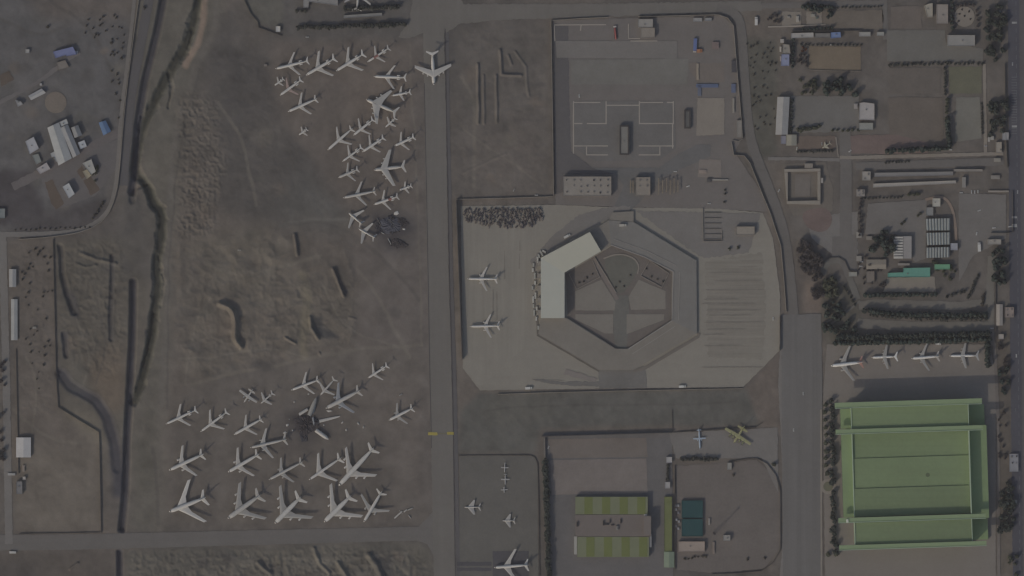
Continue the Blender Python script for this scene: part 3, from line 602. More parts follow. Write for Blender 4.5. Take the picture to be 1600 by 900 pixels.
 ('hall', 'small jade-green roof east of the long turquoise hall', 'hall', rc(1460, 413, 1484, 421), 6, 'flat', (79, 113, 92)),
 ('shop', 'pale wide building beside the highway, east of the corrugated stores', 'building', rc(1543, 374, 1564, 382), 5, 'flat', (114, 110, 106)),
 ('clubhouse', 'white and red building with a slim ridge beside the highway', 'building', rc(1557, 476, 1566, 508), 5, 'gable', (120, 114, 109)),
 ('clubhouse', 'small pale building with reddish roof clutter next to the highway', 'building', rc(1570, 480, 1584, 496), 5, 'units', (106, 97, 93)),
 ('hut', 'small white hut south of the red and white building by the highway', 'hut', rc(1560, 522, 1568, 530), 4, 'flat', (121, 116, 112)),
 ('hut', 'pale hut with a dark dome beside the highway, east of the green hangar', 'hut', rc(1577, 709, 1591, 737), 4, 'units', (104, 104, 108)),
 ('garden_house', 'low cream house among trees south-west of the turquoise hall', 'house', rc(1354, 406, 1384, 420), 4, 'gable', (104, 98, 90)),
 ('garden_house', 'small brown-grey house south of the low cream house', 'house', rc(1353, 424, 1366, 442), 4, 'flat', (90, 84, 79)),
 ('kiosk', 'white kiosk where the grey path meets the trees west of the garden houses', 'kiosk', rc(1326, 425, 1339, 432), 3, 'flat', (108, 107, 102)),
]
footprints = [b[3] for b in BLD]+[rc(1300, 618, 1545, 864), rc(895, 772, 1020, 874)]
FL = np.zeros_like(PX)
for poly in FLATTEN: FL = np.maximum(FL, pmask(poly, 3, 3))
for nme, pts, layer, mt, jit, flat in SHEETS:
    if flat and nme not in ('drain_line', 'kerb_line', 'tyre_mark', 'road_marking', 'painted_mark'): FL = np.maximum(FL, pmask(pts))
for poly in footprints: FL = np.maximum(FL, pmask(poly))
FL = np.clip(blur(np.clip(blur(FL, 1.5)*4, 0, 1), 1.5), 0, 1)
CUT = H*(1-FL)
FINE = (fbm(5, 300, 2)*.22)*(1-FL*.9)
H = CUT+FINE-.12*FL
# where the two concrete channels and the ravine pass under the bottom road the road stays a flat bridge
mott = 1+fbm(22, 400, 5)*.42+fbm(7, 410, 3)*.26+fbm(60, 430, 4, .5, 2.2)*.22
SOIL *= mott[..., None]
SOIL = np.clip(SOIL, .02, .85)

def make_ground():
    ext = np.array([-12000, -6000, -2500, -900, -350, -150])
    ax_ = np.concatenate([ext, gx, 1660-60-ext[::-1]*1.0+0]); ax_[len(ext)+len(gx):] = 1660-(ext[::-1]+60)
    ay_ = np.concatenate([ext, gy, 960-(ext[::-1]+60)])
    nx, ny = len(ax_), len(ay_); k = len(ext)
    HH = np.zeros((ny, nx)); SS = np.zeros((ny, nx, 3)); SS[:] = base_a*.6+base_b*.4
    ed = np.minimum(np.minimum(np.arange(len(gx))[None, :], np.arange(len(gx))[::-1][None, :]), np.minimum(np.arange(len(gy))[:, None], np.arange(len(gy))[::-1][:, None]))
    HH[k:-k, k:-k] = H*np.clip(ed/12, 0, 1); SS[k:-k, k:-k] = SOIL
    XX, YY = np.meshgrid((ax_-MX)*S, (MY-ay_)*S)
    co = np.stack([XX, YY, HH], -1).reshape(-1, 3).astype(np.float32)
    ii = np.arange(ny*nx).reshape(ny, nx)
    fa = np.stack([ii[:-1, :-1], ii[1:, :-1], ii[1:, 1:], ii[:-1, 1:]], -1).reshape(-1, 4).astype(np.int32)
    me = bpy.data.meshes.new('ground')
    me.vertices.add(len(co)); me.vertices.foreach_set('co', co.ravel())
    me.loops.add(fa.size); me.loops.foreach_set('vertex_index', fa.ravel())
    me.polygons.add(len(fa)); me.polygons.foreach_set('loop_start', np.arange(0, fa.size, 4, dtype=np.int32))
    me.update(calc_edges=True)
    me.polygons.foreach_set('use_smooth', np.ones(len(fa), bool))
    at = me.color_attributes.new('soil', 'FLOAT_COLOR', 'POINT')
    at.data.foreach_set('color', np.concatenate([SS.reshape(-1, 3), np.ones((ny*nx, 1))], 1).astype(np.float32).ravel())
    m = bpy.data.materials.new('ground_soil'); m.use_nodes = True; n = m.node_tree; N = n.nodes.new; L = n.links.new
    b = n.nodes['Principled BSDF']; b.inputs['Roughness'].default_value = .95; b.inputs['Specular IOR Level'].default_value = .1
    a = N('ShaderNodeAttribute'); a.attribute_name = 'soil'; g = N('ShaderNodeNewGeometry')
    acc = None
    for sc, k2, det in ((.05, .30, 6), (.45, .22, 3)):
        t = N('ShaderNodeTexNoise'); t.inputs['Scale'].default_value = sc; t.inputs['Detail'].default_value = det; L(g.outputs['Position'], t.inputs['Vector'])
        s = N('ShaderNodeMath'); s.operation = 'SUBTRACT'; L(t.outputs[0], s.inputs[0]); s.inputs[1].default_value = .5
        q = N('ShaderNodeMath'); q.operation = 'MULTIPLY_ADD'; L(s.outputs[0], q.inputs[0]); q.inputs[1].default_value = k2
        if acc: L(acc, q.inputs[2])
        else: q.inputs[2].default_value = 1
        acc = q.outputs[0]
    v = N('ShaderNodeVectorMath'); v.operation = 'SCALE'; L(a.outputs['Color'], v.inputs[0]); L(acc, v.inputs['Scale']); L(v.outputs[0], b.inputs['Base Color'])
    me.materials.append(m)
    o = bpy.data.objects.new('ground', me); COL.objects.link(o); o['kind'] = 'structure'; return o
make_ground()
def ground_z(p):
    j = int(round((p[0]-gx[0])/dx)); i = int(round((p[1]-gy[0])/dx))
    if 0 <= i < len(gy) and 0 <= j < len(gx): return float(H[i, j])
    return 0.0

def densify(pts, step, jit):
    out = []; n = len(pts); r = random.Random(int(pts[0][0]*7+pts[0][1]*13))
    for i in range(n):
        a, b = pts[i], pts[(i+1) % n]; L = math.hypot(b[0]-a[0], b[1]-a[1]); k = max(1, int(L/step)); nx, ny = -(b[1]-a[1])/(L+1e-6), (b[0]-a[0])/(L+1e-6)
        for j in range(k):
            t = j/k; e = r.uniform(-jit, jit) if j else r.uniform(-jit, jit)*.3
            out.append((a[0]+(b[0]-a[0])*t+nx*e, a[1]+(b[1]-a[1])*t+ny*e))
    return out
for si, (nme, pts, layer, mt, jit, flat) in enumerate(SHEETS):
    q = [W(p) for p in densify(pts, 4 if jit > .3 else 8, jit)] if jit > 0 else [W(p) for p in pts]
    q = ccw(q); me = bpy.data.meshes.new(nme); zz = .02+layer*.12+.0035*(si % 33)
    cv, ce, cf_, *_ = delaunay_2d_cdt([Vector(p) for p in q], [], [list(range(len(q)))], 1, 1e-4)
    me.from_pydata([(v.x, v.y, zz) for v in cv], [], [tuple(f) for f in cf_])
    bm = bmesh.new(); bm.from_mesh(me); bm.normal_update()
    for f in bm.faces:
        if f.normal.z < 0: f.normal_flip()
    bm.to_mesh(me); bm.free(); me.materials.append(mt)
    o = bpy.data.objects.new(nme, me); COL.objects.link(o); o['kind'] = 'structure'

# ------------------------------------------------------------------ buildings
def wallmat(c=(84, 80, 77)): return surf('wall_%d_%d_%d' % c, c, .05, .1, .06, 1.0)
def roofmat(c): return surf('roof_%d_%d_%d' % c, c, .08, .06, .10, .6, rough=.7)
DARKM = surf('dark_metal', (44, 43, 45), .05, .2, .05, 1.0)
UNITM = surf('unit_metal', (92, 90, 88), .08, .2, .1, 1.0)
def local(poly):
    q = ccw([W(p) for p in poly]); cx = sum(p[0] for p in q)/len(q); cy = sum(p[1] for p in q)/len(q)
    return [(p[0]-cx, p[1]-cy) for p in q], (cx, cy)
def building(name, label, cat, poly, h, style, rcol, group=None, wcol=(84, 80, 77)):
    q, c = local(poly); t = thing(name, label, cat, (c[0], c[1], 0), 0, group); r = random.Random(int(c[0]*3+c[1]*5))
    wm = wallmat(wcol); rm = roofmat(rcol)
    if style == 'dark_rim': wm = wallmat((52, 50, 50))
    if style in ('flat', 'units', 'dark_rim') or len(q) != 4:
        d = .35 if style != 'dark_rim' else 2.0; inn = offset(q, d); z1 = h
        n = len(q); w = MB(); vs = [(x, y, -1.0) for x, y in q]+[(x, y, z1) for x, y in q]+[(x, y, z1) for x, y in inn]+[(x, y, z1-.9) for x, y in inn]
        fs = []
        for i in range(n):
            j = (i+1) % n
            for k in range(3): fs.append((k*n+i, k*n+j, (k+1)*n+j, (k+1)*n+i))
        w.add(vs, fs); wo = w.build('wall', wm if style == 'dark_rim' else roofmat(tuple(int(v*.97) for v in rcol)), t)
        ro = MB().prism(inn, z1-.95, z1-.5).build('roof', rm, t)
        if style == 'units':
            xs = [p[0] for p in inn]; ys = [p[1] for p in inn]; W2, H2 = max(xs)-min(xs), max(ys)-min(ys)
            nx, ny = max(2, int(W2/9)), max(2, int(H2/8))
            for a in range(nx):
                for b2 in range(ny):
                    if r.random() < .3: continue
                    x = min(xs)+W2*(a+.5)/nx+r.uniform(-1, 1); y = min(ys)+H2*(b2+.5)/ny+r.uniform(-1, 1); s1, s2 = r.uniform(1, 2.2), r.uniform(1, 2.6)
                    u = MB().box((0, 0, .6), (s1, s2, 1.2)); u.lathe([(1.2, .45, 0), (1.5, .45, 0)], 8, 'z'); u.build('rooftop_unit', UNITM if r.random() < .7 else DARKM, ro, (x, y, z1-.5))
        elif h > 4.5 and r.random() < .75:
            xs = [p[0] for p in inn]; ys = [p[1] for p in inn]; mx, my = sum(xs)/len(xs), sum(ys)/len(ys)
            u = MB().box((0, 0, .5), (1.8, 1.3, 1.0)).box((0, 0, 1.1), (1.2, .8, .2)); u.build('rooftop_unit', UNITM, ro, (mx+r.uniform(-2, 2), my+r.uniform(-2, 2), z1-.5))
    elif style in ('gable', 'arches', 'sawtooth'):
        V = [Vector((*p, 0)) for p in q]
        if (V[1]-V[0]).length < (V[2]-V[1]).length: V = V[1:]+V[:1]     # V0-V1 and V3-V2 are the long eaves
        he = h*.72 if style == 'gable' else h*.8
        w = MB(); zz = Vector((0, 0, he)); dn = Vector((0, 0, -1)); up = Vector((0, 0, h-.25))
        mA, mB = (V[0]+V[3])/2, (V[1]+V[2])/2
        if style == 'gable':
            w.add([V[0]+dn, V[1]+dn, V[2]+dn, V[3]+dn, V[0]+zz, V[1]+zz, V[2]+zz, V[3]+zz, mB+up, mA+up],
                  [(0, 1, 5, 4), (2, 3, 7, 6), (1, 2, 6, 8, 5), (3, 0, 4, 9, 7)]); w.build('wall', wm, t)
            ax = (mB-mA).normalized()*.5; A, B = mA-ax+Vector((0, 0, h)), mB+ax+Vector((0, 0, h))
            for k, (e0, e1) in enumerate(((V[0], V[1]), (V[3], V[2]))):
                o0, o1 = e0-ax+(e0-mA).normalized()*.5+zz, e1+ax+(e1-mB).normalized()*.5+zz; th = Vector((0, 0, -.2))
                MB().add([o0, o1, B, A, o0+th, o1+th, B+th, A+th], [(0, 1, 2, 3), (7, 6, 5, 4), (0, 4, 5, 1), (2, 6, 7, 3), (0, 3, 7, 4), (1, 5, 6, 2)]).build('roof', rm, t)
            MB().add([A+Vector((0, 0, .12))+s for s in (Vector((0, .3, 0)), Vector((0, -.3, 0)))]+[B+Vector((0, 0, .12))+s for s in (Vector((0, -.3, 0)), Vector((0, .3, 0)))], [(0, 1, 2, 3)]).build('ridge_cap', rm, t)
        else:
            w.add([V[0]+dn, V[1]+dn, V[2]+dn, V[3]+dn, V[0]+zz, V[1]+zz, V[2]+zz, V[3]+zz], [(0, 1, 5, 4), (1, 2, 6, 5), (2, 3, 7, 6), (3, 0, 4, 7), (4, 5, 6, 7)]); w.build('wall', wm, t)
            if style == 'arches':
                nb = 8; m = MB()
                for k in range(nb):                                    # barrel vaults side by side, running across the short side
                    rings = []
                    for e in range(7):
                        f = (k+(e/6))/nb; zc = he+.05+(h-he)*math.sin(math.pi*e/6)
                        p0 = V[0].lerp(V[1], f); p1 = V[3].lerp(V[2], f); rings.append((Vector((p0.x, p0.y, zc)), Vector((p1.x, p1.y, zc))))
                    vs = [p for rr in rings for p in rr]; m.add(vs, [(2*e, 2*e+2, 2*e+3, 2*e+1) for e in range(6)]+[(0, 12)+tuple(range(10, 0, -2))]+[(1, 3, 5, 7, 9, 11, 13)])
                m.build('roof', rm, t)
                for k in range(9):
                    f = k/8; p0 = V[0].lerp(V[1], f); p1 = V[3].lerp(V[2], f); d = (p1-p0); mid = (p0+p1)/2
                    MB().box((mid.x, mid.y, he+.28), (d.length, 1.0, .5), math.atan2(d.y, d.x)).build('gutter', surf('gutter_metal', (64, 64, 66)), t)
            else:
                nb = 8; left, right = MB(), MB()
                a0, a1, b0, b1 = V[0], V[1], V[3], V[2]
                for k in range(nb):
                    f0, f1 = k/nb, (k+.8)/nb
                    for (u0, u1, mm) in ((.48, 1, left),):
                        P = [a0.lerp(a1, f0).lerp(b0.lerp(b1, f0), u0), a0.lerp(a1, f0).lerp(b0.lerp(b1, f0), u1), a0.lerp(a1, f1).lerp(b0.lerp(b1, f1), u1), a0.lerp(a1, f1).lerp(b0.lerp(b1, f1), u0)]
                        z0, z1 = Vector((0, 0, he+.05)), Vector((0, 0, h+.6))
                        mm.add([P[0]+z0, P[1]+z0, P[2]+z1, P[3]+z1, P[3]+z0, P[2]+z0], [(0, 1, 2, 3), (3, 2, 5, 4), (0, 3, 4), (1, 5, 2), (0, 4, 5, 1)])
                left.build('sawtooth_roof', roofmat((124, 123, 122)), t)
                P = [a0, a1, a1.lerp(b1, .46), a0.lerp(b0, .46)]
                MB().prism([(p.x, p.y) for p in P], he+.05, he+.8).build('roof', rm, t)
    return t
for b in BLD: building(b[0], b[1], b[2], b[3], b[4], b[5], b[6], b[7] if len(b) > 7 else None)

# ------------------------------------------------------------------ terminal building around the courtyard
GREYSLAB = surf('bare_slab', (92, 90, 88), .07, .03, .08, .4)
SLABW = surf('bare_slab_brownish', (95, 91, 86), .07, .03, .08, .4)
tc = W((965, 460))
def L2(p, c=tc): a = W(p); return (a[0]-c[0], a[1]-c[1])
term = thing('terminal_building', 'half-built eight-sided terminal ring with a pale roof on its north-west arm', 'terminal', (tc[0], tc[1], 0))
OUT = [(845, 497), (841, 522), (935, 578), (990, 578), (1089, 521), (1088, 407), (990, 347), (951, 344), (921.5, 362.5)]
INN = [(882, 497), (886, 497.5), (962, 545), (982, 545), (1050, 501), (1052, 424), (1006, 401), (955, 383), (939, 392.5)]
SH = 3.5
cols = [SLABW, SLABW, SLABW, SLABW, GREYSLAB, GREYSLAB, GREYSLAB, SLABW]
for i in range(8):
    q = ccw([L2(OUT[i]), L2(OUT[i+1]), L2(INN[i+1]), L2(INN[i])])
    MB().prism(q, -.5, SH-(i % 2)*.01).build('floor_slab', cols[i], term)
nt_ = ccw([L2(p) for p in [(957, 332), (990, 330), (990, 346.5), (952, 343.5)]]); MB().prism(nt_, -.5, SH-.4).build('entrance_slab', SLABW, term)
lip = surf('slab_edge', (108, 104, 101), .05, .1, .05, 1)
for a, b in zip(INN[3:7], INN[4:8]):
    p, q = Vector(L2(a)), Vector(L2(b)); d = q-p; m = (p+q)/2; nn = Vector((-d.y, d.x)).normalized()
    MB().box((m.x, m.y, SH+.3), (d.length, 1.3, .6), math.atan2(d.y, d.x)).build('inner_parapet', lip, term)
    m2 = m+nn*(-9 if (m+nn*-9).length > m.length else 9)
    MB().box((m2.x, m2.y, SH+.2), (d.length*.98, .8, .4), math.atan2(d.y, d.x)).build('upstand', lip, term)
RH = 14.0
roofc = surf('pale_membrane_roof', (137, 135, 125), .025, .02, .02, .3, rough=.75); roofc2 = surf('pale_membrane_roof_west', (134, 134, 127), .025, .02, .02, .3, rough=.75)  # second roof tone, slightly greyer, for the west arm
hall = [ccw([L2(p) for p in q]) for q in ([(921.5, 362.5), (845, 403), (882, 426), (939, 392.5)], [(845, 403), (845, 497), (882, 497), (882, 426)])]
for q, mt in zip(hall, (roofc, roofc2)):
    MB().prism(offset(q, .02), -.5, RH-.8).build('wall', wallmat((104, 101, 96)), term)
    MB().prism(offset(q, -.5) if mt is None else q, RH-.75, RH).build('roof', mt, term)
for y in np.linspace(412, 488, 5):
    p = L2((842.5, y)); MB().box((p[0], p[1], 3), (4.5, 7, 6)).build('gate_porch', wallmat((98, 95, 92)), term)
# low garden walls inside the courtyard
def wall(name, label, pts, h, th=.5, mat=None, cat='wall', group=None):
    P = [W(p) for p in pts]; cx, cy = P[0]; m = MB()
    out = ribbon([(x-cx, y-cy) for x, y in P], th); n = len(out)//2
    vs = [(x, y, -1) for x, y in out]+[(x, y, h) for x, y in out]; k = len(out); fs = []
    for i in range(n-1):
        a, b, c, d = i, i+1, k-2-i, k-1-i
        fs += [(a+k, b+k, c+k, d+k), (d, c, b, a), (a, b, b+k, a+k), (c, d, d+k, c+k)]
    fs += [(0, k, k+k-1, k-1), (n-1, n, k+n, k+n-1)]
    m.add(vs, fs); o = m.build(name, mat or wallmat((98, 93, 88)), None, (cx, cy, 0)); return tag(o, label, cat, group)
DK = wallmat((66, 63, 61)); PLW = wallmat((104, 99, 93))
wall('garden_wall', 'low wall around the eastern planted square in the terminal courtyard', [(1001, 431), (1015, 407), (1045, 427), (1034, 449), (1001, 431)], 1.6, 1.2)
wall('garden_wall', 'low L-shaped wall of the western planted square in the terminal courtyard', [(889, 428), (901, 452), (937, 433), (926, 408)], 1.6, 1.2)
wall('screen_wall', 'straight low wall leading to the middle of the terminal courtyard', [(929, 402), (963, 458)], 1.8, 1.2)
for pts, h, lab, mt in [
  ([(712.8, 313), (716, 400), (722.2, 562)], 7.5, 'tall dark fence down the west side of the terminal apron', DK),
  ([(713, 311.5), (790, 309.5), (864, 307)], 2.6, 'low pale wall along the north side of the terminal apron west of the compound', PLW),
  ([(861, 32), (863, 160), (865, 306)], 4.2, 'long west wall of the walled compound, facing the trenched field', PLW),
  ([(862, 32), (905, 29), (950, 27)], 2.6, 'short north wall at the west corner of the walled compound', PLW),
  ([(997, 26), (1060, 24.5), (1122, 23), (1137, 28), (1146, 40), (1150, 90), (1156, 160), (1160.5, 216)], 3.6, 'curved north-east wall of the walled compound beside the road', PLW),
  ([(1145, 219), (1154, 221), (1161, 217)], 2.0, 'short wall closing the long white shed yard at the compound gate', PLW),
  ([(1143, 222), (1146.5, 242), (1163, 243.5), (1172, 255), (1188, 296), (1203, 332), (1220, 384), (1225, 440), (1228.5, 488)], 3.4, 'winding pale wall between the terminal apron and the eastern road', PLW),
  ([(778, 616), (850, 613.5), (1000, 610), (1160, 607)], 2.2, 'long low wall along the south edge of the terminal apron', PLW),
  ([(1218.5, 494), (1218.5, 548)], 4.6, 'dark upright fence where the terminal apron meets the eastern taxiway', DK),
  ([(846, 682), (950, 679), (1050, 676)], 5.5, 'dark wall along the north side of the striped hangar compound', DK),
  ([(1050, 640), (1051, 676)], 1.6, 'short wall running north from the striped hangar compound', DK),
  ([(1052, 676), (1120, 671), (1180, 668), (1192, 660)], 2.4, 'thin dark wall behind the blue and white and the olive propeller planes', DK),
  ([(851, 684), (852, 718)], 4.0, 'stub wall above the dark tree row of the striped hangar compound', PLW),
  ([(1054, 728), (1055, 800), (1055, 890)], 2.6, 'straight wall between the olive strip roof and the teal shelters', DK),
  ([(1141, 722), (1165, 717), (1182, 716), (1198, 724), (1212, 742), (1219, 766), (1219.5, 858), (1207, 880), (1190, 892), (1150, 896), (1112, 897)], 2.2, 'rounded wall enclosing the dusty yard with the lattice mast', DK),
  ([(717, 712), (800, 711), (828, 711), (836, 715), (840, 724), (842, 800), (843, 900)], 1.4, 'low rounded kerb wall round the small-plane stand', DK),
  ([(83, 374), (85, 470), (88, 590), (91, 636), (120, 654), (155, 675), (157, 770), (158, 833)], 2.8, 'bent dark wall across the western waste ground', DK),
  (smooth([(218, -10), (207, 70), (198, 140), (192, 200), (188, 255), (182, 305), (166, 342), (135, 361), (85, 370), (30, 374)], 1), 3.0, 'curving pale wall along the road round the western depot', PLW),
  ([(25, 545), (27, 640), (29, 740)], 2.2, 'straight wall along the western lane below the long thin shed', DK),
  ([(30, 834), (100, 833), (156, 832)], 1.8, 'low wall along the north side of the bottom road', DK),
  ([(1098, 325), (1099, 377), (1128, 377), (1128, 361)], 2.0, 'low wall round the gridded plot east of the terminal', PLW),
  ([(378, -8), (392, 22), (403, 34), (404, 43), (440, 56)], 2.6, 'stepped wall round the pale curved ground on the north edge', DK),
  ([(1570, 100), (1571, 200), (1574, 262)], 3.5, 'tall wall beside the highway near the white gatehouse', DK),
  ([(1582, 298), (1582.5, 362), (1576, 364), (1548, 364)], 3.2, 'cornered wall between the eastern depot and the highway', DK),
  ([(1555, 430), (1556, 520)], 2.4, 'wall west of the red and white building by the highway', DK),
  ([(1262, 109), (1300, 110.5), (1345, 111)], 1.6, 'low wall along the south side of the brown field', PLW),
  ([(1237, 48), (1300, 48.5), (1345, 48)], 3.6, 'dark wall behind the row of roofs north of the brown field', DK),
  ([(1290, 404), (1310, 402), (1320, 408), (1326, 422), (1338, 424)], 2.6, 'rounded dark wall around the garden mound beside the eastern road', DK),
  ([(1234, 40), (1290, 38)], 1.2, 'thin pale wall below the two pale pads near the north edge', PLW)]:
    wall('boundary_wall', lab, pts, h, .55 if h < 5 else .9, mt, 'fence' if 'fence' in lab else 'wall')
for k, y in enumerate(np.linspace(332, 374, 6)):
    wall('bay_wall', ordw(k+1)+' low cross wall from the north in the gridded plot east of the terminal', [(1101, y), (1127, y)], 1.4, .8, DK, 'wall', 'cross walls of the gridded plot')
# walled square building
sq = W((1253.5, 292)); t = thing('courtyard_house', 'square pale building with an open dark-edged courtyard beside the eastern road', 'building', (sq[0], sq[1], 0))
def Ls(p): return L2(p, sq)
for q in ([(1225, 264), (1282, 263), (1282, 268), (1225, 269)], [(1229, 314), (1282, 313), (1282, 320), (1229, 319)], [(1225, 269.2), (1231, 269.2), (1231, 313.8), (1229, 313.8)], [(1277, 268.2), (1282, 268.2), (1282, 312.8), (1277, 312.8)]):
    MB().prism(ccw([Ls(p) for p in q]), -.5, 4.6).build('wing', wallmat((94, 89, 84)), t); MB().prism(offset(ccw([Ls(p) for p in q]), .3), 4.62, 4.8).build('roof', roofmat((108, 102, 95)), t)
MB().prism(ccw([Ls(p) for p in rc(1242, 272, 1266, 307)]), -.3, .6).build('central_platform', roofmat((88, 83, 79)), t)
MB().prism(ccw([Ls(p) for p in rc(1257, 255.5, 1270, 262.5)]), -.3, 4).build('porch', roofmat((102, 96, 90)), t)
MB().prism(ccw([Ls(p) for p in rc(1282.5, 278, 1286, 286)]), -.3, 4).build('side_porch', roofmat((118, 114, 110)), t)

# ------------------------------------------------------------------ green hangar
A = R(1.8)
def hpx(u, v): return (1303+u*math.cos(A)+v*math.sin(A), 629-u*math.sin(A)+v*math.cos(A))
hc = W(hpx(117, 115)); hg = thing('green_hangar', 'huge green-roofed hangar crossed by four raised roof trusses', 'hangar', (hc[0], hc[1], 0))
def hq(u0, v0, u1, v1): return ccw([L2(hpx(u, v), hc) for u, v in ((u0, v0), (u1, v0), (u1, v1), (u0, v1))])
G1 = surf('green_roof', (90, 102, 76), .07, .012, .07, .25, (.004, .22), .06, rough=.75); G2 = surf('green_truss_cladding', (100, 113, 87), .05, .02, .04, .3, rough=.75)
G3 = surf('green_wing_roof', (95, 109, 80), .05, .02, .05, .3, rough=.75); G4 = surf('green_step_roof', (86, 97, 73), .07, .012, .07, .25, (.004, .22), .06, rough=.75); GW = surf('green_wall', (70, 82, 66), .05, .05, .05, .5)
PEDGE = surf('pale_parapet_cap', (118, 130, 112), .04, .1, .04, 1)
def block(u0, v0, u1, v1, z, mat, name='roof'):
    q = hq(u0, v0, u1, v1); MB().prism(q, -.5, z-.6).build('wall', GW, hg); return MB().prism(q, z-.58, z).build(name, mat, hg)
block(26, 9, 207, 41.5, 26, G1); block(26, 188, 207, 222, 26, G4)
block(26.5, 50, 206.5, 88, 17.6, G1); block(26.5, 88.2, 206.5, 135, 18.8, G1); block(26.5, 135.2, 206.5, 179, 20, G4)
block(9, 10, 25.5, 41, 15, G3, 'wing_roof'); block(9, 50, 25.5, 179.5, 15, G3, 'wing_roof')
block(208.8, 42, 236, 187, 14.5, G3, 'wing_roof'); block(208.8, 10, 234, 41.7, 5, G3, 'wing_roof'); block(208.8, 187.3, 234, 221, 5, G3, 'wing_roof')
for v0, v1 in ((0, 9), (41.8, 49.6), (179.8, 187.6), (222.4, 230.2)):
    MB().prism(hq(26, v0+.5, 208, v1-.5), -.5, 29).build('truss_wall', GW, hg); MB().prism(hq(0, v0, 229.5, v1), 26.5, 30).build('roof_truss', G2, hg)
    MB().prism(hq(0, v1-.9, 229.5, v1), 30.02, 30.7).build('truss_edge', PEDGE, hg)
for u0, u1, z, spans in ((24.9, 26.4, 20.6, ((50, 179),)), (206.8, 208.4, 29.5, ((50, 179),)), (24.9, 25.9, 27, ((9.2, 41.5), (188, 222))), (207.2, 208.4, 27.2, ((9.2, 41.5), (188, 222)))):
    for v0, v1 in spans: MB().prism(hq(u0, v0, u1, v1), 0, z).build('parapet', PEDGE, hg)
p = L2(hpx(142, 117), hc); MB().lathe([(18.8, 3.0, 0), (18.85, 2.9, 0)], 12, 'z', (p[0], p[1], .02)).build('roof_stain', surf('roof_soot', (68, 76, 58), .1, .3, .1), hg)
p = hq(12, 182, 15.5, 187); MB().prism(p, 30.02, 31.4).build('roof_unit', roofmat((150, 152, 142)), hg)
# ------------------------------------------------------------------ striped hangar
sc_ = W((957, 823)); sh = thing('striped_hangar', 'low hangar whose two end roofs carry green and grey stripes', 'hangar', (sc_[0], sc_[1], 0))
def sq_(x0, y0, x1, y1): return ccw([L2(p, sc_) for p in rc(x0, y0, x1, y1)])
OLV = surf('olive_stripe', (80, 85, 52), .05, .05, .05, .5); GRS = surf('grey_green_roof', (88, 91, 73), .05, .05, .05, .5)
for (x0, y0, x1, y1, z) in ((899, 776, 1012, 803.5, 7.4), (902, 838.5, 1014, 870, 7.4)):
    MB().prism(sq_(x0, y0, x1, y1), -.5, z-.4).build('wall', wallmat((84, 82, 78)), sh); MB().prism(sq_(x0, y0, x1, y1), z-.38, z).build('roof', GRS, sh)
    for k in range(4):
        xs = x0+14+k*27.5; MB().prism(sq_(xs, y0+.5, min(xs+13, x1-1), y1-.5), z+.004, z+.12).build('roof_stripe', OLV, sh)
MB().prism(sq_(899, 804, 1017, 838), -.5, 6.9).build('wall', wallmat((84, 82, 78)), sh); MB().prism(sq_(899, 804, 1017, 838), 6.92, 7.2).build('roof', surf('brown_grey_roof', (86, 80, 77), .06, .04, .06), sh)
MB().prism(sq_(1006, 806, 1017, 836), 7.2, 13).build('stair_tower', surf('brown_grey_tower', (88, 82, 79), .05, .05, .05), sh)
MB().prism(sq_(897, 838, 901.5, 866), -.5, 6.5).build('side_wall', wallmat((120, 118, 114)), sh); MB().prism(sq_(1014.4, 834, 1018, 855), -.5, 6.5).build('side_wall', wallmat((98, 98, 100)), sh)
for (x, y, a, b, z) in ((943, 817, 3, 9, 1.6), (948, 819, 9, 2, 1.5), (953, 814, 2, 7, 1.5), (964, 825, 5, 8, 2.6), (970, 814, 2, 9, 1.6), (957, 820, 6, 2, 1.2), (902, 819, 3, 9, 2)):
    p = L2((x, y), sc_); u = MB().box((0, 0, z/2), (a*S*.8, b*S*.8, z)); u.box((0, 0, z+.2), (a*.4, b*.4, .4)); u.build('rooftop_unit', UNITM if x == 964 else DARKM, sh, (p[0], p[1], 7.2))
for x in (1008, ): MB().prism(sq_(1006, 803, 1011, 806), 7.2, 8.2).build('rooftop_unit', roofmat((128, 126, 122)), sh)

# ------------------------------------------------------------------ pipe racks, mast, small structures
STEEL = surf('rusty_steel', (100, 92, 82), .1, .2, .1, 1)
def portal(label, x, y0, y1, h, nbar, name='pipe_rack', group='steel frames beside the pump house'):
    c = W((x, (y0+y1)/2)); t = thing(name, label, 'steel frame', (c[0], c[1], 0), 0, group); L = (y1-y0)*S
    MB().box((0, 0, h), (1.4, L, .5)).build('top_beam', STEEL, t)
    for s in (-1, 0, 1): MB().box((0, s*L*.47, h/2), (.5, .5, h)).build('post', STEEL, t)
    for k in range(nbar): MB().box((0, (k+.5)/nbar*L-L/2, h+.4), (2.4, .4, .3)).build('cross_bar', STEEL, t)
for k, x in enumerate((1029, 1035, 1041, 1047, 1053, 1059)):
    portal(ordw(k+1)+' steel frame from the west in the frame yard beside the pump house', x, 278+k % 2*3, 304-k % 3*2, 5, 5)
for k, x in enumerate((985, 989)): portal(('western' if k == 0 else 'eastern')+' of the two steel frames on the west side of the pump house', x, 282, 302, 4, 4)
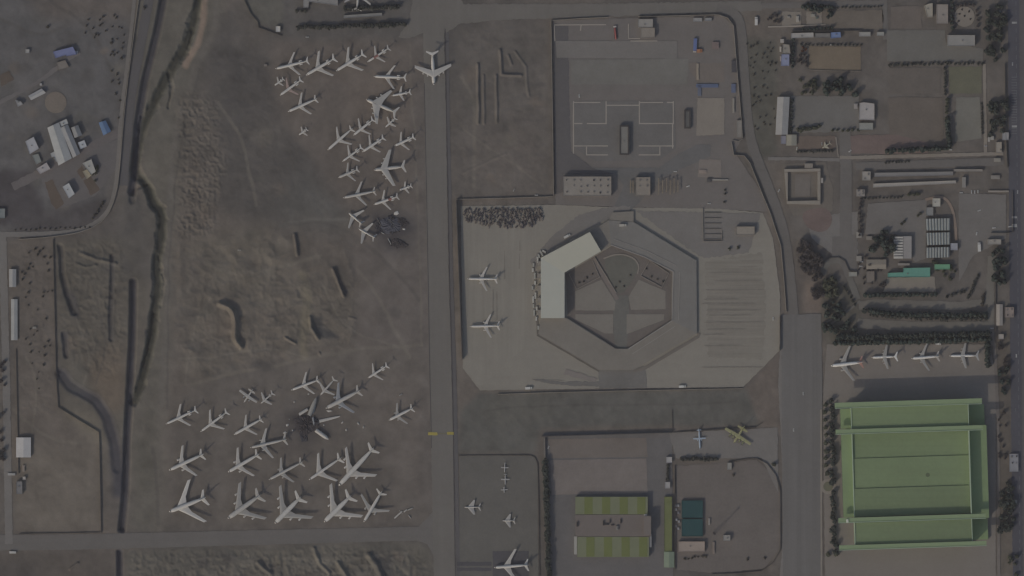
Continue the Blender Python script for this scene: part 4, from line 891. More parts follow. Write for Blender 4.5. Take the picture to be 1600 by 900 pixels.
def mast():
    b = W((1116, 833)); t = thing('lattice_mast', 'tall lattice mast casting a long thin shadow across the dusty yard', 'mast', (b[0], b[1], 0)); h = 32
    m = MB(); st = MB()
    for sx, sy in ((-1, -1), (1, -1), (1, 1), (-1, 1)):
        m.loft([[(sx*1.5+dx_, sy*1.5+dy_, 0) for dx_, dy_ in ((-.18, -.18), (.18, -.18), (.18, .18), (-.18, .18))], [(sx*.4+dx_, sy*.4+dy_, h) for dx_, dy_ in ((-.12, -.12), (.12, -.12), (.12, .12), (-.12, .12))]])
    m.build('leg_frame', DARKM, t)
    for k in range(9):
        z = 1.5+k*3.5; w = 3-2.2*z/h
        for a in range(4): st.box((math.cos(a*math.pi/2)*w/2, math.sin(a*math.pi/2)*w/2, z), (w if a % 2 else .15, .15 if a % 2 else w, .18))
    st.build('brace', DARKM, t); MB().box((0, 0, h+.5), (2.6, 2.6, 1.0)).build('platform', DARKM, t)
mast()
# ------------------------------------------------------------------ aircraft
def paint(name, c): return surf('paint_'+name, c, .04, .3, .03, 1.5, rough=.45)
PT = {'white': paint('white', (146, 143, 140)), 'grey': paint('grey', (122, 121, 121)), 'pale': paint('pale', (134, 131, 128)), 'bright': paint('bright', (160, 158, 156)), 'dull': paint('dull', (112, 110, 107)),
      'red': paint('red', (104, 74, 70)), 'orange': paint('orange', (126, 98, 91)), 'olive': paint('olive', (113, 111, 84)), 'blue': paint('blue', (118, 127, 138)), 'wing': paint('wing', (118, 116, 114)), 'rosy': paint('rosy', (120, 106, 102)), 'wing2': paint('wing2', (126, 124, 122)), 'cream': paint('cream', (128, 124, 112)), 'lead': paint('lead', (106, 108, 112))}
RUB = surf('tyre_black', (40, 40, 40), .05, .3, .05, 1)
#  type: fuselage radius, root chord, tip chord (share of span), LE tangent, tail span share, fin height share, engines, tail kind, wing level
TY = {'jumbo': (3.3, .245, .075, .92, .37, .165, 'u4', 'low', 'low'), 'wide': (2.75, .20, .065, .66, .36, .19, 'u2', 'low', 'low'), 'tri': (1.9, .225, .08, .80, .34, .17, 'r3', 'T', 'low'),
      'twin': (1.75, .19, .06, .60, .36, .19, 'r2', 'T', 'low'), 'line': (1.9, .20, .06, .62, .38, .2, 'u2', 'low', 'low'), 'lift': (2.5, .20, .075, .58, .34, .17, 'u4', 'T', 'high'), 'liftw': (2.6, .27, .07, .72, .34, .17, 'u4', 'T', 'high'),
      'biz': (1.15, .21, .08, .50, .42, .22, 'r2', 'T', 'low'), 'tprop': (1.2, .15, .085, .10, .38, .22, 'p2', 'low', 'high'), 'prop4': (2.1, .125, .08, .05, .38, .24, 'p4', 'low', 'high'), 'rj4': (1.8, .17, .07, .36, .40, .22, 'u4', 'T', 'high'),
      'fight': (.95, .42, .10, .85, .50, .22, 'none', 'low', 'low'), 'light': (.8, .15, .12, .05, .36, .18, 'none', 'low', 'high'), 'swept': (1.9, .22, .07, .75, .36, .19, 'none', 'low', 'low')}
def plane(label, kind, N, T, A_, B_, body='white', wing=None, tail=None, name='parked_jet', cat='airliner', group=None, r=None, root=None, noeng=False, z=None):
    r0, crs, cts, tn, tss, fhs, eng, tk, lev = TY[kind]; r = r or r0
    n, tl, a, b = (Vector(W(p)) for p in (N, T, A_, B_))
    d = (n-tl); L = d.length; d.normalize(); lat = Vector((-d.y, d.x)); span = (a-b).length; hs = span/2; M = (a+b)/2
    cr, ct = crs*span, cts*span; xt = (M-tl).dot(d)                       # wing-tip middle measured from the tail
    c = (n+tl)/2; head = math.atan2(d.y, d.x)
    gz = ground_z(((c.x/S)+MX, MY-c.y/S)) if z is None else z
    t = thing(name, label, cat, (c.x, c.y, gz), head, group)
    bm_, wm_, tm_ = PT[body], PT[wing or {'white': 'pale', 'pale': 'wing2'}.get(body, body)], PT[tail or body]
    xc = xt-L/2; zc = r*1.25+1.9*min(1, r/1.6) if lev == 'low' else r*1.05+.9
    st = [(0, .04, -.25), (.012, .3, -.2), (.035, .55, -.12), (.07, .8, -.05), (.12, .97, 0), (.16, 1, 0), (.60, 1, 0), (.70, .93, .06), (.80, .74, .22), (.90, .46, .42), (.97, .22, .6), (1, .06, .7)]
    f = MB().lathe([(L/2-q*L, k*r, zz*r) for q, k, zz in st], 14, 'x', (0, 0, zc)); fus = f.build('fuselage', bm_, t, smooth=True)
    MB().lathe([(L/2-.030*L, .44*r, 0), (L/2-.045*L, .56*r, 0)], 8, 'x', (0, 0, zc+.28*r)).build('cockpit_window', DARKM, fus)
    le_tip = xc+ct/2; le_root = le_tip+tn*hs
    le_root = min(le_root, L/2-(root or .20)*L)
    zr = zc-.55*r if lev == 'low' else zc+.85*r; dh = .115 if lev == 'low' else -.02
    def panel(nm, x0, c0, y0, x1, c1, y1, z0, z1, th, mat, side, kink=None):
        secs = [(x0, c0, y0, z0), (x1, c1, y1, z1)] if not kink else [(x0, c0, y0, z0), kink, (x1, c1, y1, z1)]
        rings = []
        for x, ch, y, zz in secs:
            h = th*ch
            rings.append([(x, side*y, zz), (x-.12*ch, side*y, zz+.42*h), (x-.38*ch, side*y, zz+.55*h), (x-.75*ch, side*y, zz+.25*h), (x-ch, side*y, zz+.02), (x-.7*ch, side*y, zz-.2*h), (x-.3*ch, side*y, zz-.42*h), (x-.08*ch, side*y, zz-.3*h)])
        return MB().loft(rings).build(nm, mat, t)
    for s in (1, -1):
        kink = None
        if kind in ('jumbo', 'wide', 'line', 'tri', 'twin', 'liftw', 'swept'):
            fk = .36; te_root = le_root-cr; te_tip = le_tip-ct; xk = le_root+(le_tip-le_root)*fk
            tek = te_root+(te_tip-te_root)*fk*.45; kink = (xk, xk-tek, hs*fk, zr+dh*hs*fk)
        w = panel('wing', le_root, cr, r*.3, le_tip, ct, hs, zr, zr+dh*hs, .11, wm_, s, kink)
    # fin and tailplane
    fh = fhs*span if kind not in ('fight', 'light') else fhs*span*.8; ts = tss*span/2; cf = fh*.95; xf = -L/2+L*.035+cf
    zb = zc+.85*r*.8
    sec = lambda x, ch, zz, h: [(x, 0, zz), (x-.25*ch, h, zz), (x-.6*ch, h*.8, zz), (x-ch, 0, zz), (x-.6*ch, -h*.8, zz), (x-.25*ch, -h, zz)]
    MB().loft([sec(xf, cf, zb-.5, .05*cf), sec(xf-fh*.62, cf*.55, zb+fh, .05*cf*.55)]).build('tail_fin', tm_, t)
    if tk == 'T': zt, xs0 = zb+fh*.99, xf-fh*.60+ts*.05
    else: zt, xs0 = zc+.45*r, xf-.35*cf
    ctr = ts*.52
    for s in (1, -1):
        panel('tailplane', xs0, ctr, .1, xs0-ts*(.62 if tn > .3 else .12), ctr*.42, ts, zt, zt+(.05*ts if tk == 'low' else -.02*ts), .09, tm_, s)
    # engines
    def nac(x, y, zz, le, re, mat, par=None):
        e = MB().lathe([(x+le/2, re*.82, 0), (x+le*.46, re*.96, 0), (x+le*.2, re, 0), (x-le*.2, re*.9, 0), (x-le/2, re*.55, 0)], 10, 'x', (0, y, zz)).build('engine', mat, t, smooth=True)
        MB().lathe([(x+le/2+.02, re*.74, 0), (x+le/2+.06, re*.7, 0)], 10, 'x', (0, y, zz)).build('intake', DARKM, e)
        return e
    if not noeng:
        if eng in ('u4', 'u2'):
            ys = ((.37, .66) if kind == 'jumbo' else (.32, .55)) if eng == 'u4' else (.33,)
            re = {'jumbo': 1.35, 'wide': 1.5, 'line': 1.0, 'lift': 1.0, 'liftw': 1.0, 'rj4': .75}[kind]; le = re*(3.6 if kind != 'jumbo' else 4.0)
            for s in (1, -1):
                for fy in ys:
                    xe = le_root+(le_tip-le_root)*fy+le*.28; ze = zr+dh*hs*fy-re*1.15
                    e = nac(xe, s*fy*hs, max(ze, re*1.05), le, re, wm_ if kind not in ('jumbo',) else bm_)
                    MB().box((xe-le*.35, s*fy*hs, max(ze, re*1.05)+re*.95), (le*.7, .35, .6)).build('pylon', wm_, e)
        if eng in ('r2', 'r3'):
            re, le = (.85, 4.6) if kind != 'biz' else (.55, 2.6); xe = -L/2+L*.23
            for s in (1, -1): nac(xe, s*(r*.92+re), zc+.45*r, le, re, bm_)
            if eng == 'r3': nac(-L/2+L*.20, 0, zc+1.05*r, le*.9, re*.9, bm_)
        if eng in ('p2', 'p4'):
            for s in (1, -1):
                for fy in ((.30,) if eng == 'p2' else (.25, .5)):
                    le, re = .16*span, .02*span+.2; xe = le_root+le*.25; e = MB().lathe([(xe+le*.5, re*.3, 0), (xe+le*.4, re*.9, 0), (xe, re, 0), (xe-le*.5, re*.5, 0)], 8, 'x', (0, s*fy*hs, zr-.1)).build('engine', bm_, t, smooth=True)
                    pr = MB(); rr = .055*span
                    for k in range(4):
                        an = k*math.pi/2+.5; pr.box((xe+le*.47, s*fy*hs+math.cos(an)*rr*.55, zr-.1+math.sin(an)*rr*.55), (.12, abs(math.cos(an))*rr*1.1+.1, abs(math.sin(an))*rr*1.1+.1))
                    pr.build('propeller', DARKM, e)
    for x, y in ((L*.36, 0), (xc-.02*L, r*.9+.6), (xc-.02*L, -(r*.9+.6))):
        hl = zc-.6*r
        MB().box((x, y, hl/2), (.25, .25, hl)).lathe([(-.22, .5, 0), (.22, .5, 0)], 10, 'x', (x, y, .5)).build('landing_gear', RUB, t)
    return t
GN, GS_, GH, GY = 'aircraft stored on the northern stand', 'aircraft stored on the southern stand', 'airliners parked north of the green hangar', 'small aircraft on the southern yards'
pl = plane
# northern stand
pl('white jet westernmost in the top row of the northern stand', 'tri', (430.5, 107.5), (482, 95), (459, 80.5), (469, 115.5), group=GN)
pl('white broad-winged jet with gapped tail, second from the west in the top row', 'tri', (478, 117.5), (523.5, 91), (498, 80), (521, 118), group=GN, r=2.1)
pl('largest white jet of the top row, third from the west', 'tri', (525, 111), (568.5, 84), (545, 74), (567, 110.5), group=GN, r=2.1)
t = pl('slim jet with a red belly band at the east end of the top row', 'twin', (574, 97), (608, 75), (586, 72), (602, 97.5), group=GN, r=1.5, tail='pale')
MB().lathe([(7.5, 1.56, 0), (0, 1.56, 0)], 12, 'x', (0, 0, 1.5*1.25+1.9*1.5/1.6)).build('red_band', PT['red'], t)
pl('white jet facing west just below the red-banded one', 'tri', (584, 119.5), (634.5, 121.5), (617, 101), (616, 138), group=GN)
pl('big four-engined transport parked alone on the taxiway, nose to the south', 'lift', (678, 132.5), (675.5, 82), (650, 103.5), (707, 102), name='transport_jet', cat='transport plane', group=GN)
pl('tiny business jet at the west edge of the northern stand, below the top row', 'biz', (429, 133.5), (443, 123.5), (432, 120), (443, 133), group=GN, name='business_jet', cat='business jet')
pl('jet with a reddish wing next to the tiny business jet at the west edge', 'twin', (437.5, 149), (471, 124.5), (447, 122), (466.5, 147.5), group=GN, wing='rosy')
pl('slender white jet with plain tail alone at the west of the northern stand', 'swept', (450, 174.5), (496, 154), (471, 145), (487, 178), group=GN, tail='white')
pl('broad four-engined transport pointing west in the middle of the northern stand', 'liftw', (572, 155), (619, 176), (612.5, 141), (588.5, 192.5), name='transport_jet', cat='transport plane', group=GN, body='pale')
pl('small rear-engined jet beside the right wing of the broad transport', 'biz', (612, 149.5), (641.5, 144), (627, 135.5), (632, 158), group=GN, r=1.4, name='business_jet', cat='business jet')
pl('very small jet below the tail of the broad transport', 'biz', (602, 199), (618, 184.5), (605, 182), (618, 198), group=GN, name='business_jet', cat='business jet')
pl('lone tiny jet at the south-west corner of the northern stand', 'biz', (467, 211), (479.5, 202), (471.5, 198.5), (480.5, 213), group=GN, name='business_jet', cat='business jet')
pl('white jet at the west of the crowded middle rows, swept wings, nose to the south-west', 'swept', (512, 234.5), (551.5, 200), (525, 199), (550.5, 224.5), group=GN)
pl('rear-engined jet just south-west of the broad transport', 'twin', (552, 211.5), (583.5, 186.5), (559, 185), (579.5, 209), group=GN)
pl('rear-engined jet in the centre of the crowded middle rows', 'twin', (566, 237.5), (600, 215), (576, 211), (594.5, 237), group=GN)
pl('jet at the east edge of the crowded middle rows, beside the taxiway', 'twin', (616.5, 228), (647, 214), (627, 206), (639.5, 234.5), group=GN)
pl('small jet just south of the centre of the crowded middle rows', 'twin', (535, 252.5), (565.5, 230), (542, 227), (562.5, 250.5), group=GN, r=1.4)
pl('jet at the west side, between the crowded middle rows and the long swept jet', 'twin', (528.5, 277.5), (559.5, 264.5), (544, 254), (555.5, 283), group=GN, body='pale')
pl('large transport with long straight wings near the south end of the northern stand', 'lift', (584, 265.5), (632, 260), (609.5, 233.5), (616, 290), name='transport_jet', cat='transport plane', group=GN, body='pale')
pl('long swept jet facing west, south-west of the large straight-winged transport', 'swept', (536, 309), (588, 298.5), (564, 284), (574, 320.5), group=GN, body='pale')
pl('tiny jet at the east edge below the large straight-winged transport', 'biz', (624, 297), (643, 290.5), (632.5, 282), (638.5, 300.5), group=GN, r=1.3, name='business_jet', cat='business jet')
t = pl('jet with red patches on its rear body, just north of the burnt wreck', 'twin', (584, 319.5), (622, 307), (601, 297), (610.5, 328), group=GN, tail='pale')
MB().lathe([(-3.5, 1.81, 0), (-8.5, 1.81, 0)], 12, 'x', (0, 0, 1.75*1.25+1.9)).build('red_band', PT['red'], t)
pl('small jet pointing to the north-west, left of the burnt wreck', 'swept', (544.5, 332), (566, 350.5), (567.5, 328.5), (545, 357.5), group=GN, r=1.4, body='pale')
pl('small jet pointing to the north-west at the very edge of the burnt wreck', 'swept', (560, 357), (586.5, 372), (582, 350.5), (563.5, 382), group=GN, r=1.3, body='pale')
# southern stand
pl('small white T-tailed jet alone at the north edge of the southern stand', 'twin', (575, 590.5), (605.5, 571), (582, 567.5), (598.5, 593.5), group=GS_, r=1.5)
pl('twin jet with grey wings alone beside the taxiway, east of the southern stand', 'line', (607.5, 656.5), (646, 637), (621, 629), (636, 662), wing='wing', group=GS_)
pl('slender white jet north of the blast debris', 'swept', (455, 609.5), (499, 593), (479, 581), (491, 615.5), group=GS_, r=1.7)
pl('narrow jet squeezed between the slender one and the grey-winged wide jet', 'twin', (500.5, 617.5), (523, 592), (497, 597), (524, 615), group=GS_, body='pale', noeng=True, r=1.4)
pl('grey-winged wide jet at the north-east of the blast debris, deep shadows round it', 'wide', (509, 638), (563.5, 609.5), (529, 596), (552, 643.5), body='pale', wing='lead', group=GS_)
pl('small straight-winged plane, western one of two at the north-west of the southern stand', 'tprop', (381, 629), (395.5, 608), (374, 610), (401.5, 628), body='pale', group=GS_, name='propeller_plane', cat='propeller plane')
pl('small straight-winged plane, eastern one of two at the north-west of the southern stand', 'biz', (407.5, 630.5), (426.5, 614), (407, 610), (422, 630), body='pale', group=GS_, name='business_jet', cat='business jet')
pl('white T-tailed jet at the west end of the upper southern row', 'tri', (259, 662.5), (307.5, 640), (282.5, 632), (298.5, 665.5), group=GS_, r=1.7)
pl('white T-tailed jet second from the west in the upper southern row', 'tri', (313.5, 674.5), (355.5, 643), (329, 640.5), (350.5, 671), group=GS_, r=1.7)
pl('white jet third from the west in the upper southern row', 'swept', (365.5, 679), (410, 654), (386, 647), (400, 679.5), group=GS_)
pl('long twin jet lying nearly east to west on the west side of the blast debris', 'line', (391, 699.5), (449, 686), (412, 671), (431.5, 714.5), group=GS_, body='pale')
pl('white twin jet at the west end of the middle southern row', 'wide', (264.5, 734.5), (319, 709), (285, 695.5), (307.5, 742.5), group=GS_, r=2.4)
pl('white twin jet second from the west in the middle southern row', 'wide', (356.5, 737.5), (405.5, 709), (376, 701.5), (396.5, 748), group=GS_, r=2.4)
pl('long slim jet third from the west in the middle southern row', 'line', (420, 749.5), (474, 721), (441, 719), (461.5, 757), group=GS_, wing='wing', body='pale')
pl('white jet just west of the upper jumbo in the middle southern row', 'swept', (483, 749.5), (534, 714.5), (497, 707), (526, 750.5), group=GS_)
pl('longest jumbo jet with huge grey wings, upper right of the southern stand', 'jumbo', (529.5, 758.5), (584.5, 699), (541, 703.5), (592, 742.5), body='white', wing='pale', group=GS_, name='jumbo_jet', cat='jumbo jet')
pl('white jumbo jet at the west end of the bottom row, without visible engines', 'jumbo', (264.5, 799.5), (322, 777), (294.5, 748.5), (321.5, 813.5), group=GS_, name='jumbo_jet', cat='jumbo jet', noeng=True, r=2.9, wing='white')
pl('grey-winged jumbo jet second from the west in the bottom row', 'jumbo', (356, 810), (407.5, 773), (373, 753.5), (415.5, 808), wing='wing', body='pale', group=GS_, name='jumbo_jet', cat='jumbo jet')
pl('pale jumbo jet in the middle of the bottom row', 'jumbo', (429.5, 817.5), (470.5, 776), (439, 758), (487.5, 809.5), wing='wing', group=GS_, name='jumbo_jet', cat='jumbo jet')
pl('pale jumbo jet second from the east in the bottom row', 'jumbo', (506.5, 815.5), (549, 774), (517, 756.5), (566.5, 806.5), wing='pale', group=GS_, name='jumbo_jet', cat='jumbo jet')
pl('slimmer twin jet at the east end of the bottom row', 'wide', (568.5, 815.5), (597, 767), (564, 771.5), (607.5, 798), wing='wing', group=GS_, r=2.2)
# terminal apron, hangar apron, yards
pl('upper slim white jet parked on the pale apron west of the terminal', 'line', (730, 435.5), (778, 436), (761.5, 416.5), (760, 454), group='jets on the terminal apron', r=1.6)
pl('lower slim white jet parked on the pale apron west of the terminal', 'line', (734, 510), (781.5, 509), (767.5, 490.5), (766.5, 527), group='jets on the terminal apron', r=1.6)
pl('largest white airliner with a red tail, westernmost of the row north of the green hangar', 'wide', (1298, 571.5), (1349, 565.5), (1330, 541), (1331.5, 595), group=GH, tail='orange', body='bright', wing='wing', r=2.3)
pl('high-winged airliner second from the west in the row north of the green hangar', 'rj4', (1362, 558.5), (1401, 557), (1386.5, 536.5), (1386, 574), group=GH, body='bright', wing='wing')
pl('twin-engined airliner third from the west in the row north of the green hangar', 'line', (1424, 560), (1468, 556.5), (1450, 535.5), (1449.5, 578), group=GH, body='bright', wing='wing', tail='pale')
pl('airliner with a pale grey tail, easternmost of the row north of the green hangar', 'rj4', (1483.5, 556), (1528, 555.5), (1510, 536), (1507.5, 575), group=GH, body='bright', wing='wing', tail='grey')
pl('small white jet on the grey stand, nose west, left of the other', 'fight', (725.5, 792.5), (750, 792.5), (740, 781), (742.5, 804), group=GY, name='small_jet', cat='small jet', body='pale')
pl('small white jet on the grey stand nearer the tree row, lower right of the other', 'fight', (784.5, 813.5), (804, 813.5), (796, 803.5), (798.5, 824.5), group=GY, name='small_jet', cat='small jet', body='pale')
pl('northernmost of three tiny planes in a column on the grey stand', 'light', (788.5, 738.5), (789, 722.5), (783.5, 730.5), (795, 730.5), group=GY, name='light_plane', cat='light plane', body='grey')
pl('middle one of three tiny planes in a column on the grey stand', 'light', (789.5, 757.5), (789.5, 740), (783, 749), (796.5, 749), group=GY, name='light_plane', cat='light plane', body='grey')
pl('southernmost of three tiny planes in a column on the grey stand', 'light', (788, 770), (787.5, 760.5), (783, 765.3), (793.5, 765), group=GY, name='light_plane', cat='light plane', body='grey')
pl('large white jet on the dark stand cut off by the bottom edge, nose west', 'swept', (772, 886.5), (826.5, 882.5), (809, 858.5), (806, 911), group=GY, r=2.0, z=0.2)
pl('blue and white turboprop facing south beside the striped hangar compound', 'tprop', (1093.8, 702), (1092, 669), (1084, 685), (1103.5, 685), body='blue', group=GY, name='turboprop_plane', cat='turboprop')
pl('olive yellow four-propeller transport parked across the compound road', 'prop4', (1146.5, 692), (1163.5, 665), (1132.5, 669), (1172.5, 693.5), body='olive', group=GY, name='propeller_transport', cat='transport plane', r=1.7, root=.3)
pl('display plane on a plinth bed beside the north-eastern car park', 'fight', (1284.5, 231.5), (1297, 223.5), (1287.5, 221), (1294.5, 231), body='cream', name='display_plane', cat='small jet', z=0.25)
pl('jet mostly beyond the north edge, tail to the south beside the dark hedge', 'swept', (562, -28), (557.5, 17.5), (540, 5), (581, 5.5), body='pale', name='parked_jet', cat='airliner', r=1.7)

# ------------------------------------------------------------------ wrecks and debris
CHAR = surf('charred_metal', (46, 45, 49), .2, .3, .2, 1.2); ASHB = surf('bluish_ash', (58, 59, 66), .15, .3, .2, 1.2); CHR2 = surf('sooty_black', (48, 45, 47), .2, .3, .2, 1.2)
def lump(poly, h, seed, step=2.0):
    """rough heap over a map polygon: height falls to the rim, jagged top"""
    r = random.Random(seed); q = ccw([W(p) for p in poly]); cx = sum(p[0] for p in q)/len(q); cy = sum(p[1] for p in q)/len(q)
    q = densify([(p[0]-cx, p[1]-cy) for p in q], step, .9); rings = []
    for s, z in ((1.0, -.2), (.93, .35), (.72, .75), (.45, .9), (.2, 1.0)):
        rings.append([(x*s, y*s, z*h*(r.uniform(.35, 1.25) if s < 1 else 1)) for x, y in q])
    return MB().loft(rings), (cx, cy)
def bar(p0, p1, w, h, z, name, mat, parent, c, ends=(.55, .95, .85, .35)):
    a, b = Vector(L2(p0, c)), Vector(L2(p1, c)); d = b-a; m = (a+b)/2; L = d.length
    rings = [[(x, yy*k, zz*k) for yy, zz in [(math.cos(i*math.pi/4)*w/2, math.sin(i*math.pi/4)*h/2) for i in range(8)]] for x, k in ((-L/2, ends[0]), (-L*.35, ends[1]), (0, 1), (L*.3, ends[2]), (L/2, ends[3]))]
    rj = random.Random(int(p0[0]*7+p0[1]))
    for rg in (rings[0], rings[-1]):
        for i_ in range(8): rg[i_] = (rg[i_][0]+rj.uniform(-.09, .09)*L*.5, rg[i_][1], rg[i_][2])
    o = MB().loft(rings).build(name, mat, parent, (m.x, m.y, z)); o.rotation_euler = (0, 0, math.atan2(d.y, d.x)); return o
c = W((612, 355)); t = thing('burnt_aircraft', 'bluish-black burnt-out aircraft wreck spread on the ground at the south of the northern stand', 'wreck', (c[0], c[1], 0))
for nm, poly, h, mt in (('charred_hull', [(594, 344), (606, 338), (622, 340), (630, 352), (622, 363), (604, 366), (593, 356)], 2.2, ASHB), ('charred_wing', [(619, 340), (632, 341), (640, 351), (628, 357), (618, 352)], 1.6, CHR2),
                        ('charred_wing', [(586, 349), (591, 346), (599, 361), (594, 366), (588, 362)], 1.2, CHAR), ('charred_tail', [(606, 337), (613, 336), (620, 343), (611, 345)], 2.4, CHAR), ('charred_wing', [(600, 362), (616, 360), (626, 362), (612, 367)], 1.2, CHR2)):
    m, cc = lump(poly, h, len(nm)+int(poly[0][0])); m.build(nm, mt, t, (cc[0]-c[0], cc[1]-c[1], 0))
bar((589, 340), (598, 358), 1.3, 1, .8, 'bent_spar', surf('scorched_grey', (76, 74, 74)), t, c); bar((606, 341), (618, 352), 1.2, 1, 1.8, 'bent_spar', MATS['scorched_grey'], t, c)
bar((596, 363), (601, 366), 1.4, 1.2, .6, 'bent_spar', PT['dull'], t, c)
def scrap(label, p, size, rz, mat, group=None, name='metal_fragment'):
    x, y = W(p); r = random.Random(int(p[0]*31+p[1]*17)); o = MB(); k = 7
    pts = [(math.cos(2*math.pi*i/k)*size[0]/2*r.uniform(.55, 1), math.sin(2*math.pi*i/k)*size[1]/2*r.uniform(.55, 1)) for i in range(k)]
    o.loft([[(a, b, 0) for a, b in pts], [(a*.8, b*.8, .7*r.uniform(.7, 1.3)) for a, b in pts], [(a*.3, b*.3, 1.0) for a, b in pts]])
    ob = o.build(name, mat, None, (x, y, ground_z(p)+.02)); ob.rotation_euler = (0, 0, rz); return tag(ob, label, 'fragment', group)
scrap('white triangular tail fragment at the north tip of the bluish-black wreck', (619.5, 332.5), (10, 7), .4, PT['white']); scrap('small bright white fragment on the east side of the bluish-black wreck', (631, 358), (5.5, 3.4), -.1, PT['white'])
c = W((622, 380)); t = thing('burnt_aircraft', 'smaller jet-black burnt wreck just south of the bluish-black wreck', 'wreck', (c[0], c[1], 0))
for nm, poly, h, mt in (('charred_hull', [(611, 375), (617, 372), (630, 376), (639, 382), (636, 386), (624, 387), (612, 385)], 1.8, CHR2), ('charred_tail', [(605, 374), (609, 377), (613, 385), (608, 384)], 1.6, CHAR), ('charred_nose', [(618, 386), (623, 386), (620, 390)], 1.0, CHR2)):
    m, cc = lump(poly, h, int(poly[0][0])); m.build(nm, mt, t, (cc[0]-c[0], cc[1]-c[1], 0))
bar((606, 372), (611, 382), 1.6, 1.2, 1.0, 'bent_spar', PT['dull'], t, c)
c = W((478, 660)); t = thing('burnt_aircraft', 'broken airliner with a charred middle in the southern stand, pale pieces thrown around it', 'wreck', (c[0], c[1], 0))
for nm, poly, h, mt in (('charred_middle', [(458, 655), (468, 648), (484, 648), (496, 656), (500, 664), (486, 676), (474, 684), (464, 672)], 2.4, CHR2), ('charred_middle', [(484, 655), (492, 652), (500, 660), (492, 668)], 3.0, CHAR), ('charred_wing', [(467, 672), (482, 670), (480, 690), (470, 690)], 1.2, CHAR)):
    m, cc = lump(poly, h, int(poly[0][0]*3)); m.build(nm, mt, t, (cc[0]-c[0], cc[1]-c[1], 0))
bar((483.5, 649), (494, 622), 6.2, 5, 3.4, 'tail_section', PT['dull'], t, c, (.95, 1, .8, .35)); bar((467.5, 647.5), (480.5, 639.5), 4.2, 3.4, 1.8, 'body_section', PT['pale'], t, c, (.9, 1, 1, .92))
bar((499.5, 658), (531, 650.5), 3.8, 1.0, 1.2, 'wing_piece', PT['pale'], t, c, (1.15, 1.1, .75, .45)); bar((493.5, 672), (513, 686), 5.6, 4.6, 2.5, 'nose_section', PT['pale'], t, c, (1, 1, .95, .3))
bar((489, 646), (493, 633), 2.2, 1.6, 1.6, 'wing_root', PT['lead'], t, c); bar((489, 652), (491, 664), 3.0, 2.0, 2.0, 'engine_remains', PT['lead'], t, c)
for k, (p, sz, mt) in enumerate([((514.5, 642), (10, 4), 'pale'), ((535, 660), (6, 3), 'pale'), ((541, 671.5), (5, 4), 'dull'), ((482, 615.5), (3.5, 3.5), 'pale'), ((460, 628), (3, 4), 'dull'), ((449, 664), (6, 5), 'pale'), ((457, 672.5), (3, 3), 'white'),
                                ((445, 676), (4, 7), 'pale'), ((497, 662), (3, 3), 'pale'), ((501, 674), (4, 3), 'dull'), ((560, 662), (4, 6), 'dull'), ((568, 667), (7, 3), 'dull'), ((452, 655), (3, 2), 'dull'), ((506, 664), (3, 4), 'dull')]):
    scrap(['long pale fragment below the nose of the grey-winged wide jet', 'pale fragment at the east of the charred airliner', 'dull fragment south-east of the charred airliner', 'pale round piece below the slender jet north of the debris', 'dull scrap north-west of the charred airliner',
           'pale torn panel at the west of the charred airliner', 'small white chip south-west of the charred airliner', 'upright pale strip at the far west of the debris field', 'small pale chip on the charred middle of the airliner', 'dull scrap beside the broken nose section',
           'dull curved piece far east of the debris, upper one', 'dull curved piece far east of the debris, lower one', 'thin dull scrap just north-west of the charred middle', 'dull scrap under the long broken wing piece'][k], p, sz, .7*k, PT[mt], 'fragments thrown from the broken airliner')
c = W((630, 800)); t = thing('dismantled_plane', 'pale dismantled plane in pieces at the south-east corner of the southern stand', 'plane remains', (c[0], c[1], 0))
bar((616.5, 809.5), (628, 799), 2.2, 1.8, .9, 'fuselage_piece', PT['pale'], t, c, (.9, 1, 1, .8)); bar((631, 800), (636, 796), 1.8, 1.6, .8, 'fuselage_piece', PT['pale'], t, c, (.9, 1, 1, .8)); bar((637, 797), (645, 793.5), 2.2, 1.6, .8, 'tail_piece', PT['dull'], t, c)
bar((638.5, 805), (642, 810), 1.6, 1.2, .6, 'wing_piece', PT['dull'], t, c); bar((624, 797), (629, 803), 1.2, .6, .4, 'wing_piece', PT['dull'], t, c)

